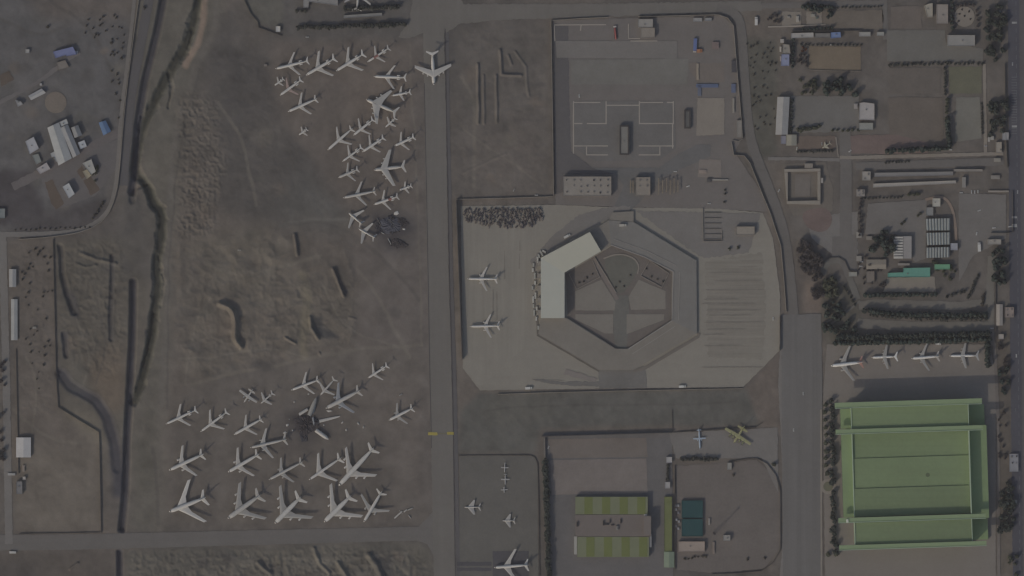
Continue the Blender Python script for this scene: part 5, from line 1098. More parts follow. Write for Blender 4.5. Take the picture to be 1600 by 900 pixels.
# ------------------------------------------------------------------ trees
def leafmat(name, c): return surf('foliage_'+name, c, .16, .15, .16, .9, rough=.95, raw=True)
BARK = surf('bark', (.10, .08, .065), .1, .5, .1, 2, raw=True)
LF = {'conifer': leafmat('conifer', (.070, .088, .074)), 'dark': leafmat('dark', (.076, .088, .072)), 'broad': leafmat('broad', (.100, .105, .070)), 'bare': leafmat('bare_twigs', (.12, .105, .098)), 'shrub': leafmat('shrub', (.10, .092, .072)), 'rust': leafmat('rusty', (.17, .085, .055)), 'hedge': leafmat('hedge', (.082, .086, .072))}
def proto(kind, seed):
    r = random.Random(seed); h = {'conifer': 7.5, 'dark': 7, 'broad': 6.5, 'bare': 6.5, 'shrub': 2.0, 'rust': 3, 'hedge': 4.2}[kind]; rad = {'conifer': 3.6, 'dark': 3.8, 'broad': 4.0, 'bare': 3.8, 'shrub': 1.7, 'rust': 2.4, 'hedge': 2.9}[kind]
    t = thing({'conifer': 'conifer_tree', 'dark': 'evergreen_tree', 'broad': 'leafy_tree', 'bare': 'bare_tree', 'shrub': 'shrub', 'rust': 'shrub', 'hedge': 'hedge_tree'}[kind], 'prototype', 'shrub' if kind in ('shrub', 'rust') else 'tree')
    m = MB(); hb = h*(.45 if kind != 'shrub' else .3)
    m.lathe([(-.6, .05*h*.55, 0), (hb, .028*h, 0), (h*.85, .008*h, 0)], 6, 'z')
    limbs = 7
    for i in range(limbs):
        an = i*2.4+r.random(); z0 = h*r.uniform(.3, .6); rr = rad*r.uniform(.5, .9); z1 = z0+h*r.uniform(.1, .3)
        p0, p1 = Vector((0, 0, z0)), Vector((math.cos(an)*rr, math.sin(an)*rr, z1)); u = Vector((-math.sin(an), math.cos(an), 0)); v = Vector((0, 0, 1)); w = .012*h
        m.loft([[p0+u*w, p0+v*w, p0-u*w, p0-v*w], [p1+u*w*.3, p1+v*w*.3, p1-u*w*.3, p1-v*w*.3]])
    tr = m.build('trunk', BARK, t)
    f = MB(); ncl = {'conifer': 30, 'dark': 28, 'broad': 24, 'bare': 24, 'shrub': 12, 'rust': 14, 'hedge': 22}[kind]
    for i in range(ncl):
        u = r.random()
        if kind == 'conifer': zc = h*(.15+.85*u); R1 = rad*(1.08-u)*r.uniform(.5, 1); 
        else: zc = h*r.uniform(.35, 1.0); k = math.sqrt(max(.05, 1-((zc/h-.6)/.45)**2)); R1 = rad*k*r.uniform(.25, 1)
        an = r.uniform(0, 6.283); c = Vector((math.cos(an)*R1*.8, math.sin(an)*R1*.8, zc)); cs = rad*r.uniform(.22, .42)
        for j in range(16 if kind not in ('bare',) else 10):
            d = Vector((r.gauss(0, 1), r.gauss(0, 1), r.gauss(0, .7))); d = d.normalized()*cs*r.uniform(.4, 1.1); p = c+d
            nrm = (d.normalized()+Vector((r.gauss(0, .5), r.gauss(0, .5), r.gauss(.3, .5)))).normalized(); a = nrm.orthogonal().normalized(); b = nrm.cross(a); s = rad*r.uniform(.12, .25)
            if kind == 'bare': a, b = a*s*2.2, b*s*.30
            else: a, b = a*s, b*s*.8
            f.add([p-a-b, p+a-b*.6, p+a*.8+b, p-a*.7+b*.9], [(0, 1, 2, 3)])
    me_o = f.build('crown', LF[kind], t); KIDS[t.name] = [tr, me_o]; 
    return t
PROTO = {k: [proto(k, 10*i+len(k)) for i in range(3)] for k in ('conifer', 'dark', 'broad', 'bare', 'shrub', 'rust', 'hedge')}
USED = set()
TR = random.Random(99)
def put_tree(kind, p, sc, label, group):
    i = TR.randrange(3); pr = PROTO[kind][i]; x, y = W(p); loc = (x, y, ground_z(p)-.05); rz = TR.uniform(0, 6.28); s = (sc*TR.uniform(.9, 1.1), sc*TR.uniform(.9, 1.1), sc*TR.uniform(.85, 1.15))
    if pr.name not in USED:
        USED.add(pr.name); pr.location = loc; pr.rotation_euler = (0, 0, rz); pr.scale = s; pr['label'] = label
        if group: pr['group'] = group
        return
    dup(pr, loc, rz, s, label, group)
def row(kind, p0, p1, n, sc, jit, what, frm, group=None, bend=None):
    for i in range(n):
        t = i/(max(1, n-1)); x = p0[0]+(p1[0]-p0[0])*t; y = p0[1]+(p1[1]-p0[1])*t
        if bend: x += bend[0]*4*t*(1-t); y += bend[1]*4*t*(1-t)
        put_tree(kind, (x+TR.uniform(-jit, jit), y+TR.uniform(-jit, jit)), sc*TR.uniform(.85, 1.15), lab16(ordw(i+1)+' from the '+frm+', '+what), group)
def patch(kind, poly, n, sc, what, frm='west', group=None, mind=3.0):
    xs = [p[0] for p in poly]; ys = [p[1] for p in poly]; pts = []; tries = 0
    while len(pts) < n and tries < 8000:
        tries += 1; x, y = TR.uniform(min(xs), max(xs)), TR.uniform(min(ys), max(ys)); ins = False
        for i in range(len(poly)):
            (xa, ya), (xb, yb) = poly[i], poly[(i+1) % len(poly)]
            if (ya > y) != (yb > y) and x < (xb-xa)*(y-ya)/(yb-ya)+xa: ins = not ins
        if ins and all(math.hypot(x-a, y-b) > mind for a, b in pts): pts.append((x, y))
    pts.sort(key=(lambda p: p[0]) if frm == 'west' else (lambda p: p[1]))
    for i, p in enumerate(pts): put_tree(kind, p, sc*TR.uniform(.75, 1.2), lab16(ordw(i+1)+' from the '+frm+', '+what), group)
row('conifer', (1305, 536.5), (1546, 529.5), 36, 1.4, 1.2, 'dark tree of the front row behind the four airliners', 'west', 'trees behind the airliners')
row('dark', (1310, 528), (1544, 522), 32, 1.35, 1.2, 'dark tree of the long rear row behind the four airliners', 'west', 'trees behind the airliners')
row('conifer', (1543, 534), (1543, 569), 7, 1.35, .8, 'dark tree down the east side of the airliner apron', 'north', 'trees behind the airliners')
row('conifer', (1352, 485), (1538, 491), 27, 1.3, 1.2, 'dark tree of the bowed row between the two garden roads', 'west', 'trees between the garden roads', (0, 4))
row('hedge', (1362, 492), (1540, 497), 24, 1.2, 1.2, 'hedge tree south of the bowed row between garden roads', 'west', 'trees between the garden roads', (0, 3))
row('conifer', (1352, 461), (1462, 460), 17, 1.1, .8, 'dark tree of the straight row south of the turquoise hall', 'west', 'trees south of the turquoise hall')
row('hedge', (1480, 464), (1508, 455), 5, .9, .8, 'small tree of the slanting row east of the turquoise hall', 'west', 'trees south of the turquoise hall')
row('hedge', (1512, 466), (1528, 430), 8, .9, 1.0, 'small tree along the bend of the garden drive', 'south', 'trees on the garden drive')
row('shrub', (1534, 476), (1537, 460), 5, 1.6, .8, 'shrub of the oval bed near the garden drive bend', 'south', 'shrubs of the oval bed')
patch('conifer', [(1286, 470), (1306, 465), (1320, 490), (1300, 522), (1288, 515)], 20, 1.25, 'dark conifer in the grove at the eastern taxiway corner', 'west', 'grove by the eastern taxiway')
patch('conifer', [(1306, 510), (1330, 500), (1342, 520), (1322, 534), (1304, 530)], 14, 1.25, 'dark conifer at the west end of the airliner tree rows', 'west', 'grove by the eastern taxiway')
patch('broad', [(1286, 435), (1306, 430), (1312, 462), (1290, 470)], 14, 1.1, 'leafy tree on the garden mound beside the eastern road', 'north', 'trees on the garden mound')
row('hedge', (1318, 448), (1336, 476), 6, .8, .8, 'hedge tree down the east side of the garden mound', 'north', 'trees on the garden mound')
patch('bare', [(1247, 376), (1268, 380), (1284, 405), (1282, 432), (1256, 428), (1248, 400)], 32, 1.3, 'bare tree in the purple-grey grove beside the eastern road', 'north', 'bare grove')
patch('bare', [(1270, 432), (1284, 432), (1284, 472), (1270, 466)], 9, 1.15, 'bare tree in the thin strip below the purple-grey grove', 'north', 'bare grove')
patch('conifer', [(1362, 378), (1378, 362), (1398, 360), (1400, 398), (1362, 398)], 20, 1.35, 'big dark conifer beside the sawtooth workshop', 'west', 'conifers beside the workshop')
patch('conifer', [(1548, 392), (1570, 388), (1574, 436), (1566, 448), (1552, 446)], 18, 1.35, 'dark conifer in the grove beside the highway', 'north', 'grove beside the highway')
patch('broad', [(1450, 408), (1500, 414), (1498, 450), (1484, 446)], 10, .7, 'small tree in the yard east of the jade-green roof', 'west', 'yard trees')
patch('bare', [(1340, 400), (1388, 402), (1386, 450), (1352, 452), (1340, 432)], 20, .6, 'small bare tree among the garden houses', 'west', 'trees among the garden houses')
row('bare', (1344, 312), (1344, 368), 9, .7, 1.5, 'small bare tree in the strip west of the depot yard', 'north', 'strip trees')
row('conifer', (1386, 236), (1482, 231), 17, 1.2, 1.0, 'dark tree of the row north of the sandy lane', 'west', 'trees north of the sandy lane')
row('hedge', (1390, 101), (1534, 99), 22, .8, 1.2, 'hedge tree south of the garden car park', 'west', 'hedge of the garden car park')
row('hedge', (1476, 108), (1477, 148), 8, .8, 1.0, 'hedge tree between the dry lawn and the plot', 'north', 'hedge of the dry lawn')
row('conifer', (1480, 188), (1484, 226), 8, 1.25, 1.2, 'dark conifer on the east side of the brown yard', 'north', 'trees round the brown yard')
row('broad', (1480, 155), (1480, 184), 5, .9, 1.4, 'leafy tree on the north-east side of the brown yard', 'north', 'trees round the brown yard')
row('hedge', (1534, 162), (1535, 208), 11, .6, .5, 'thin dark cypress beside the pale court', 'north', 'cypresses beside the court')
patch('dark', [(1545, 155), (1574, 155), (1570, 206), (1546, 212)], 22, 1.15, 'dark tree in the grove between the court path and the highway', 'north', 'grove near the white gatehouse')
patch('dark', [(1541, 5), (1570, 0), (1572, 60), (1564, 98), (1540, 90)], 34, 1.1, 'dark tree in the grove at the top right beside the highway', 'north', 'top right grove')
row('conifer', (1487, 2), (1488, 44), 7, .9, 1.2, 'dark tree on the west side of the round pale plaza', 'north', 'trees round the plaza')
row('bare', (1496, 8), (1522, 8), 5, .7, 1.2, 'reddish bare tree on the north side of the round pale plaza', 'west', 'trees round the plaza')
row('bare', (1526, 16), (1528, 40), 4, .7, 1.2, 'reddish bare tree on the east side of the round pale plaza', 'north', 'trees round the plaza')
for k, p in enumerate([(1507, 25), (1499, 22), (1503, 15), (1514, 18), (1516, 30), (1498, 33)]): put_tree('shrub', p, .9, ['round shrub in the centre of', 'shrub in the west part of', 'shrub in the north-west part of', 'shrub in the north-east part of', 'shrub in the south-east part of', 'shrub in the south-west part of'][k]+' the pale plaza', 'plaza shrubs')
row('conifer', (1254, 46), (1300, 44), 9, .7, .8, 'dark tree of the row behind the long white roof', 'west', 'trees behind the roof row')
patch('conifer', [(1242, 14), (1260, 6), (1300, 8), (1302, 20), (1290, 34), (1284, 20), (1262, 16)], 22, 1.0, 'dark tree round the two pale pads at the north edge', 'west', 'trees round the pale pads')
row('hedge', (1304, 12), (1378, 10), 14, .6, .8, 'hedge tree along the north side of the fallow plot', 'west', 'hedge of the fallow plot')
patch('bare', [(1200, 22), (1220, 20), (1220, 42), (1200, 36)], 7, .7, 'brownish bare tree west of the two pale pads', 'west', 'bare trees near the pads')
row('hedge', (1252, 70), (1345, 70.5), 16, .62, .6, 'hedge tree on the north side of the brown field', 'west', 'hedge of the brown field')
row('conifer', (1240, 62), (1238, 104), 8, .75, .8, 'dark tree between the lilac-blue roof and the brown field', 'north', 'trees west of the brown field')
patch('bare', [(1246, 84), (1264, 86), (1262, 108), (1246, 106)], 8, .65, 'brown bare tree at the west end of the brown field', 'north', 'trees west of the brown field')
for k, p in enumerate([(1255, 74), (1259, 77), (1254, 79)]): put_tree('rust', p, .95, ['north-western', 'eastern', 'southern'][k]+' one of three orange shrubs at the corner of the brown field', 'orange shrubs')
patch('conifer', [(1288, 126), (1332, 122), (1340, 148), (1290, 146)], 20, 1.25, 'dark conifer in the grove north of the quiet car park', 'west', 'grove north of the car park')
patch('broad', [(1246, 122), (1286, 126), (1284, 148), (1248, 146)], 12, .75, 'leafy tree west of the conifer grove at the quiet car park', 'west', 'grove north of the car park')
row('broad', (1246, 204), (1280, 198), 9, .8, 1.6, 'leafy tree along the south-west side of the quiet car park', 'west', 'trees south of the car park')
row('broad', (1300, 203), (1340, 204), 6, .6, 1.2, 'small tree along the south-east side of the quiet car park', 'west', 'trees south of the car park')
row('hedge', (1246, 237), (1300, 236), 12, .75, .8, 'hedge tree below the display plane bed', 'west', 'hedge below the display plane')
row('conifer', (1238, 156), (1236, 206), 9, .62, .8, 'small dark tree on the east side of the long two-tone shed', 'north', 'trees beside the two-tone shed')
patch('shrub', [(1166, 66), (1212, 66), (1212, 205), (1172, 205)], 44, 1.0, 'dry shrub on the waste strip east of the walled compound', 'north', 'shrubs of the waste strip', 4)
row('hedge', (1384, 254), (1420, 252), 8, .6, .6, 'hedge tree at the west side above the long grey roof', 'west', 'hedge above the long roofs')
row('hedge', (1352, 310), (1408, 308), 11, .6, .7, 'hedge tree along the north edge of the depot yard', 'west', 'depot yard hedge')
row('broad', (1420, 303), (1434, 304), 3, .7, .8, 'leafy tree at the east end of the depot yard hedge', 'west', 'depot yard hedge')
for k, p in enumerate([(1413, 346), (1434, 337), (1438, 334), (1409, 350)]): put_tree('broad', p, .6, ['northern of two trees in the middle of the depot yard', 'western of two trees near the corrugated stores', 'eastern of two trees near the corrugated stores', 'southern of two trees in the middle of the depot yard'][k], 'depot yard trees')
row('dark', (1299, 628), (1302, 756), 20, 1.0, 3.0, 'dark tree along the west wall of the green hangar, northern part', 'north', 'trees beside the green hangar')
row('dark', (1300, 772), (1303, 860), 15, 1.0, 3.0, 'dark tree along the west wall of the green hangar, southern part', 'north', 'trees beside the green hangar')
row('broad', (1289, 632), (1291, 740), 10, .95, 1.2, 'leafy tree of the outer line beside the green hangar', 'north', 'trees beside the green hangar')
for k, p in enumerate([(1294, 866), (1307, 866)]): put_tree('broad', p, .95, ['western', 'eastern'][k]+' one of two round trees at the south end of the hangar tree line', 'trees beside the green hangar')
patch('conifer', [(1562, 574), (1578, 570), (1576, 612), (1560, 620)], 10, 1.0, 'dark tree in the strip between the hangar apron and the highway', 'north', 'eastern strip trees')
patch('bare', [(1560, 535), (1578, 535), (1578, 570), (1560, 572)], 9, .8, 'bare tree south of the small white hut by the highway', 'north', 'eastern strip trees')
patch('dark', [(1563, 752), (1582, 752), (1584, 830), (1562, 832)], 28, 1.15, 'dark tree in the dense strip east of the green hangar', 'north', 'eastern strip grove')
patch('bare', [(1560, 640), (1576, 640), (1570, 724), (1560, 724)], 12, .65, 'bare tree in the thin strip east of the green hangar', 'north', 'eastern strip trees')
patch('broad', [(1574, 866), (1590, 866), (1590, 905), (1572, 905)], 6, .8, 'leafy tree at the lower right corner beside the highway', 'north', 'lower right trees')
row('dark', (852, 722), (858, 905), 36, 1.15, 1.0, 'dark tree of the row west of the striped hangar', 'north', 'tree row of the striped hangar compound')
row('hedge', (1066, 717), (1118, 717), 10, 1.15, .8, 'hedge tree at the north edge of the dusty mast yard', 'west', 'hedge of the mast yard')
row('hedge', (1044, 728), (1043, 748), 5, .9, .6, 'dark tree between the two white booths by the olive strip', 'north', 'trees between the booths')
row('shrub', (1070, 873), (1102, 869), 7, 1.2, 1, 'shrub in the bed south of the pinkish bungalow', 'west', 'shrubs by the bungalow')
for k, p in enumerate([(1209, 726), (1146, 742), (1168, 874), (1195, 872)]): put_tree('broad' if k == 0 else 'shrub', p, .75 if k == 0 else 1.3, ['round tree outside the rounded wall of the mast yard', 'shrub near the gate hut of the mast yard', 'shrub at the south of the mast yard', 'shrub in the south-east bend of the mast yard wall'][k], None)
row('hedge', (466, 43), (632, 38), 28, 1.35, 1.2, 'hedge tree of the long dark hedge on the north edge', 'west', 'hedges on the north edge')
row('hedge', (540, 14), (622, 10), 15, 1.3, 1.0, 'hedge tree of the short dark hedge beside the cut-off jet', 'west', 'hedges on the north edge')
row('hedge', (464, 17), (478, 18), 3, .9, .8, 'hedge tree below the cut-off pale roof on the north edge', 'west', 'hedges on the north edge')
patch('shrub', [(126, 28), (190, 20), (196, 60), (186, 190), (176, 190), (170, 70), (130, 50)], 34, 1.05, 'dry shrub along the inside of the curved depot wall', 'north', 'shrubs of the depot', 4)
for k, p in enumerate([(226, 12), (75, 42), (190, 91), (174, 67)]): put_tree('shrub', p, 1.6, ['lone dark shrub between the depot wall and the channel at the north edge', 'lone dark shrub north of the periwinkle-blue roof', 'dark round shrub beside the curved wall', 'dark round shrub northeast of the periwinkle-blue roof'][k], None)
row('shrub', (146, 340), (162, 316), 9, 1.2, 1.2, 'dark shrub inside the bend of the depot road', 'south', 'shrubs at the road bend')
row('shrub', (24, 359), (140, 355), 16, .9, 1.0, 'shrub along the north edge of the lower depot road', 'west', 'shrubs of the depot road')
patch('broad', [(140, 262), (156, 258), (160, 278), (148, 284)], 7, .65, 'dark tree in the garden behind the white depot villa', 'north', 'villa garden')
patch('shrub', [(28, 384), (80, 384), (80, 445), (28, 445)], 16, 1.1, 'dry shrub in the western waste plot near the short pale shed', 'north', 'shrubs of the western plot', 5)
patch('shrub', [(30, 450), (82, 450), (84, 612), (32, 612)], 24, 1.0, 'dry shrub in the western waste plot beside the long thin shed', 'north', 'shrubs of the western plot', 5)
put_tree('hedge', (68, 570), .7, 'single very dark round bush in the western waste plot', None)
patch('bare', [(-4, 560), (7, 560), (8, 720), (-4, 720)], 16, .8, 'bare tree at the left edge west of the lane', 'north', 'trees on the left edge')
for k, p in enumerate([(1133, 297), (1133, 303), (1132, 316), (1140, 389), (1153, 387)]): put_tree('hedge' if k < 3 else 'broad', p, .6, ['northern', 'middle', 'southern', 'western', 'eastern'][k]+(' of three dark bushes in the open yard south of the beige pad' if k < 3 else ' of two leafy stand-ins for dark debris on the concrete east of the terminal'), None)  # last two are tree models standing in for dark debris
for k, (x, y) in enumerate([(905, 442), (917, 434), (926, 428), (1010, 420), (1018, 432), (1027, 436), (1036, 440), (968, 440), (962, 449), (975, 447), (985, 430), (912, 440)]):
    put_tree('shrub', (x, y), 1.0, ordw(k+1)+' shrub of the terminal courtyard beds in a west to east zigzag', 'courtyard shrubs')
row('shrub', (959, 384.5), (990, 387), 9, .8, .8, 'shrub along the inner edge of the terminal ring', 'west', 'ring edge shrubs')

# ------------------------------------------------------------------ vehicles, containers, small equipment
VM = {}
def vmat(c): return surf('car_paint_%d_%d_%d' % c, c, .04, .4, .03, 2, rough=.4)
GLASS = surf('dark_glass', (36, 38, 42), .02, .4, .02, 1, rough=.15)
def car(label, p, ang, c=(140, 140, 140), group='cars', sz=(4.5, 1.8, 1.45)):
    x, y = W(p); t = thing('parked_car', label, 'car', (x, y, ground_z(p)+.15), ang, group); l, w, h = sz
    MB().box((0, 0, .62), (l, w, .6), 0, .96).build('body', vmat(c), t); MB().box((-.25, 0, 1.1), (l*.5, w*.9, .45), 0, .8).build('cabin_glass', GLASS, t); MB().box((-.25, 0, 1.36), (l*.38, w*.72, .1)).build('roof', vmat(c), t)
    for sx in (-1, 1):
        for sy in (-1, 1): MB().lathe([(-.12, .33, 0), (.12, .33, 0)], 10, 'z').build('wheel', RUB, t, (sx*l*.31, sy*w*.46, .33)).rotation_euler = (math.pi/2, 0, 0)
    return t
def truck(label, p, ang, L=9, cab=(132, 132, 130), box=(140, 139, 136), group='trucks', name='truck', w=2.6, tank=False):
    x, y = W(p); t = thing(name, label, 'truck', (x, y, ground_z(p)+.15), ang, group)
    MB().box((L/2-1.1, 0, 1.5), (2.1, w*.95, 2.0), 0, .9).build('cab', vmat(cab), t); MB().box((L/2-.35, 0, 1.9), (.5, w*.85, .7)).build('windscreen', GLASS, t)
    MB().box((-1.2, 0, .75), (L-2.6, w*.8, .3)).build('chassis', DARKM, t)
    if tank: MB().lathe([(-L/2+.1, .9, 0), (-L/2+.5, 1.25, 0), (L/2-3, 1.25, 0), (L/2-2.6, .9, 0)], 12, 'x', (0, 0, 2.2)).build('tank', vmat(box), t, smooth=True)
    else: MB().box((-1.2, 0, 2.1), (L-2.7, w, 2.4)).build('cargo_box', vmat(box), t)
    for sx in (-.36, -.2, .36):
        for sy in (-1, 1): MB().lathe([(-.15, .5, 0), (.15, .5, 0)], 10, 'z').build('wheel', RUB, t, (sx*L, sy*w*.42, .5)).rotation_euler = (math.pi/2, 0, 0)
    return t
truck('red tanker with a white cab inside the north wall of the compound', (961.5, 51), R(95), 19, (142, 136, 134), (112, 62, 60), w=4.4, tank=True)
truck('long blue lorry with a white cab in the north-east of the walled compound', (1086, 71), R(-93), 20, (134, 128, 124), (74, 84, 116), w=4.8)
truck('white lorry standing outside the north-east corner of the walled compound', (1181.5, 33), R(90), 12, (142, 140, 138), (146, 144, 142), w=4)
truck('orange and grey lorry next to the white cab of the blue lorry', (1093, 79.5), R(5), 8, (120, 84, 62), (118, 84, 64), w=5)
truck('white lorry parked below the south wall of the terminal apron, western one', (826, 606.5), R(3), 10, (140, 140, 136), (146, 145, 142), w=3.4)
truck('white lorry parked below the courtyard side of the apron south wall, eastern one', (1066, 604), R(3), 10, (140, 140, 136), (146, 145, 142), w=3.4)
truck('white lorry on the north-west side of the pale terminal roof', (886, 369), R(28), 10, (140, 140, 138), (142, 141, 138), w=3.2)
truck('white lorry on the entrance slab at the top of the terminal ring', (973, 352), R(5), 10, (140, 138, 134), (130, 126, 120), w=3.4).location.z = SH+.02
truck('white lorry parked south of the highway-side shop', (1530, 386), R(92), 13, (142, 140, 138), (146, 144, 142), w=4.2)
truck('white lorry beside the third airliner under the dark tree row', (1466, 537), R(-8), 8, (144, 142, 140), (150, 148, 146), w=3.2)
BT = 'baggage trailers beside the terminal'
for k, (x, y, a) in enumerate([(846, 396, 60), (850, 393, 30), (842, 400, 70), (840, 406, 85), (833.5, 414, 90), (832.5, 422, 90), (835.5, 431, 90), (836, 442, 92), (832, 450, 90), (836.5, 462, 90), (833.5, 478, 90), (838.5, 482, 88), (834.5, 489, 90), (838, 498, 95), (841, 512, 90), (833, 468, 90)]):
    c = W((x, y)); t = thing('baggage_trailer', ordw(k+1)+' pale trailer from the north in the line along the west face of the terminal', 'trailer', (c[0], c[1], .3), R(-a), BT)
    MB().box((0, 0, 1.3), (5.5 if k % 3 else 9, 2.4, 1.6)).build('cargo_box', vmat((132, 131, 127) if k % 2 else (116, 116, 112)), t); MB().box((0, 0, .45), (5, 2.0, .2)).build('chassis', DARKM, t); MB().box((3.6 if k % 3 else 5.3, 0, .45), (1.6, .2, .15)).build('tow_bar', DARKM, t)
CARS = [((905, 150), 90, (136, 136, 134), 'white car at the west edge of the walled car park'), ((1055, 268), 0, (138, 138, 136), 'white car near the buff pad by the steel frames'), ((1075, 291), 20, (144, 143, 140), 'bright white van-like car east of the steel frames'),
 ((1108, 318), 0, (130, 130, 128), 'pale car south of the three dark bushes'), ((1217, 298), 60, (134, 134, 132), 'pale car on the eastern road beside the square building'), ((1208, 498), 90, (140, 139, 137), 'white car at the top of the eastern taxiway fence'),
 ((1255, 615), 90, (128, 128, 127), 'pale car in the upper part of the eastern taxiway'), ((1240, 672), 90, (130, 130, 129), 'pale car in the lower part of the eastern taxiway'), ((1526, 365), 80, (142, 141, 140), 'white car east of the corrugated stores, near the shop'),
 ((1553, 356), 10, (140, 139, 138), 'white car beside the cornered highway wall, western one'), ((1578, 354), 10, (140, 139, 138), 'white car beside the cornered highway wall, eastern one'), ((1530, 329), 20, (136, 135, 134), 'white car in the open yard west of the highway'),
 ((1502, 301), 0, (142, 140, 138), 'white car north of the open yard by the highway'), ((1518, 300), 90, (138, 137, 136), 'first white car of the short line by the highway yard gate'), ((1523, 300), 90, (136, 135, 134), 'second white car of the short line by the highway yard gate'), ((1528, 299.5), 90, (134, 134, 132), 'third white car of the short line by the highway yard gate'),
 ((1328, 236), 40, (140, 138, 136), 'white car at the bend west of the sandy lane'), ((1485, 234), 0, (142, 140, 138), 'white car at the east end of the trees north of the sandy lane'), ((1540, 228), 0, (120, 118, 118), 'dull car west of the pale gatehouse'),
 ((1284, 225), 90, (112, 110, 108), 'dull car west of the display plane'), ((1245, 232), 80, (136, 134, 128), 'pale car south of the cream kiosk'), ((1297, 70), 0, (140, 138, 134), 'white car at the hedge north of the brown field'), ((1562, 19), 80, (140, 138, 136), 'white car in the top right grove'),
 ((1392, 460), 90, (136, 134, 132), 'white car north of the straight dark tree row, western one'), ((1418, 459), 90, (136, 134, 132), 'white car north of the straight dark tree row, eastern one'), ((1346, 409), 0, (136, 134, 130), 'white car at the north-west of the garden houses'), ((1345, 416), 0, (132, 130, 128), 'pale car at the west of the garden houses'),
 ((480, 58), 0, (124, 122, 121), 'pale car south of the long dark hedge on the north edge'), ((857, 699), 70, (132, 130, 128), 'pale car by the north-west corner of the striped hangar compound'), ((838, 305), 0, (128, 126, 124), 'pale car above the wall at the south of the trenched field'),
 ((803, 297), 60, (112, 110, 108), 'dull car at the south edge of the trenched field'), ((1550, 513), 0, (138, 134, 130), 'white car under the east end of the bowed tree row'), ((1588, 556), 90, (136, 134, 132), 'white car on the highway east of the airliners'), ((626, 617), 30, (112, 110, 108), 'dull small car north of the grey-winged twin jet'),
 ((374, 391), 0, (120, 117, 112), 'pale small car on the waste ground between the two aircraft stands'), ((1587, 640), 90, (80, 80, 84), 'dark car on the highway east of the green hangar'), ((1582, 100), 90, (118, 118, 120), 'grey car on the highway at the top right'), ((1590, 300), 90, (122, 122, 124), 'grey car on the highway near the depot wall')]
for p, a, c, lab in CARS: car(lab, p, R(a), c)
# derelict dark vehicles in the corner of the terminal apron
DV = [surf('derelict_paint_a', (64, 60, 60), .1, .3, .1, 1.5), surf('derelict_paint_b', (73, 68, 66), .1, .3, .1, 1.5), surf('derelict_paint_c', (58, 56, 60), .1, .3, .1, 1.5), surf('derelict_paint_d', (88, 83, 81), .1, .3, .1, 1.5)]
def derelict(mt, k):
    m = MB().box((0, 0, .75), (5.6, 2.3, 1.1), 0, .95).box((.9 if k % 2 else -.6, 0, 1.7), (2.4, 2.1, 1.0), 0, .85)
    for sx in (-1, 1):
        for sy in (-1, 1): m.box((sx*1.7, sy*1.0, .4), (.9, .4, .8))
    return m
protos = []
rr = random.Random(5); cnt = 0; placed = []
DL = 'dark derelict vehicle in the crowded scrap rows at the north-west corner of the terminal apron'
while cnt < 150 and len(placed) < 6000:
    placed.append(0); x = rr.uniform(726, 847); y = rr.uniform(324, 356)
    if x < 790 and y > 340+14*min(1, (x-720)/40)*rr.random()+2: continue
    if y < 326+rr.random()*2 or (x > 835 and y > 344) or (x > 820 and y > 352): continue
    if any(q and math.hypot(q[0]-x, (q[1]-y)) < 3.3 for q in placed): continue
    placed.append((x, y)); wx, wy = W((x, y)); a = R(90)+rr.gauss(0, .35)+(0 if x > 780 else -.4)
    if cnt < 8: o = derelict(DV[cnt % 4], cnt).build('derelict_vehicle', DV[cnt % 4]); protos.append(o)
    else: o = protos[rr.randrange(8)].copy(); COL.objects.link(o)
    o.location = (wx, wy, .18); o.rotation_euler = (0, 0, a); s = rr.uniform(.75, 1.15); o.scale = (s, s, s*rr.uniform(.9, 1.4)); tag(o, DL, 'derelict vehicle', 'derelict vehicles in scrap rows'); cnt += 1
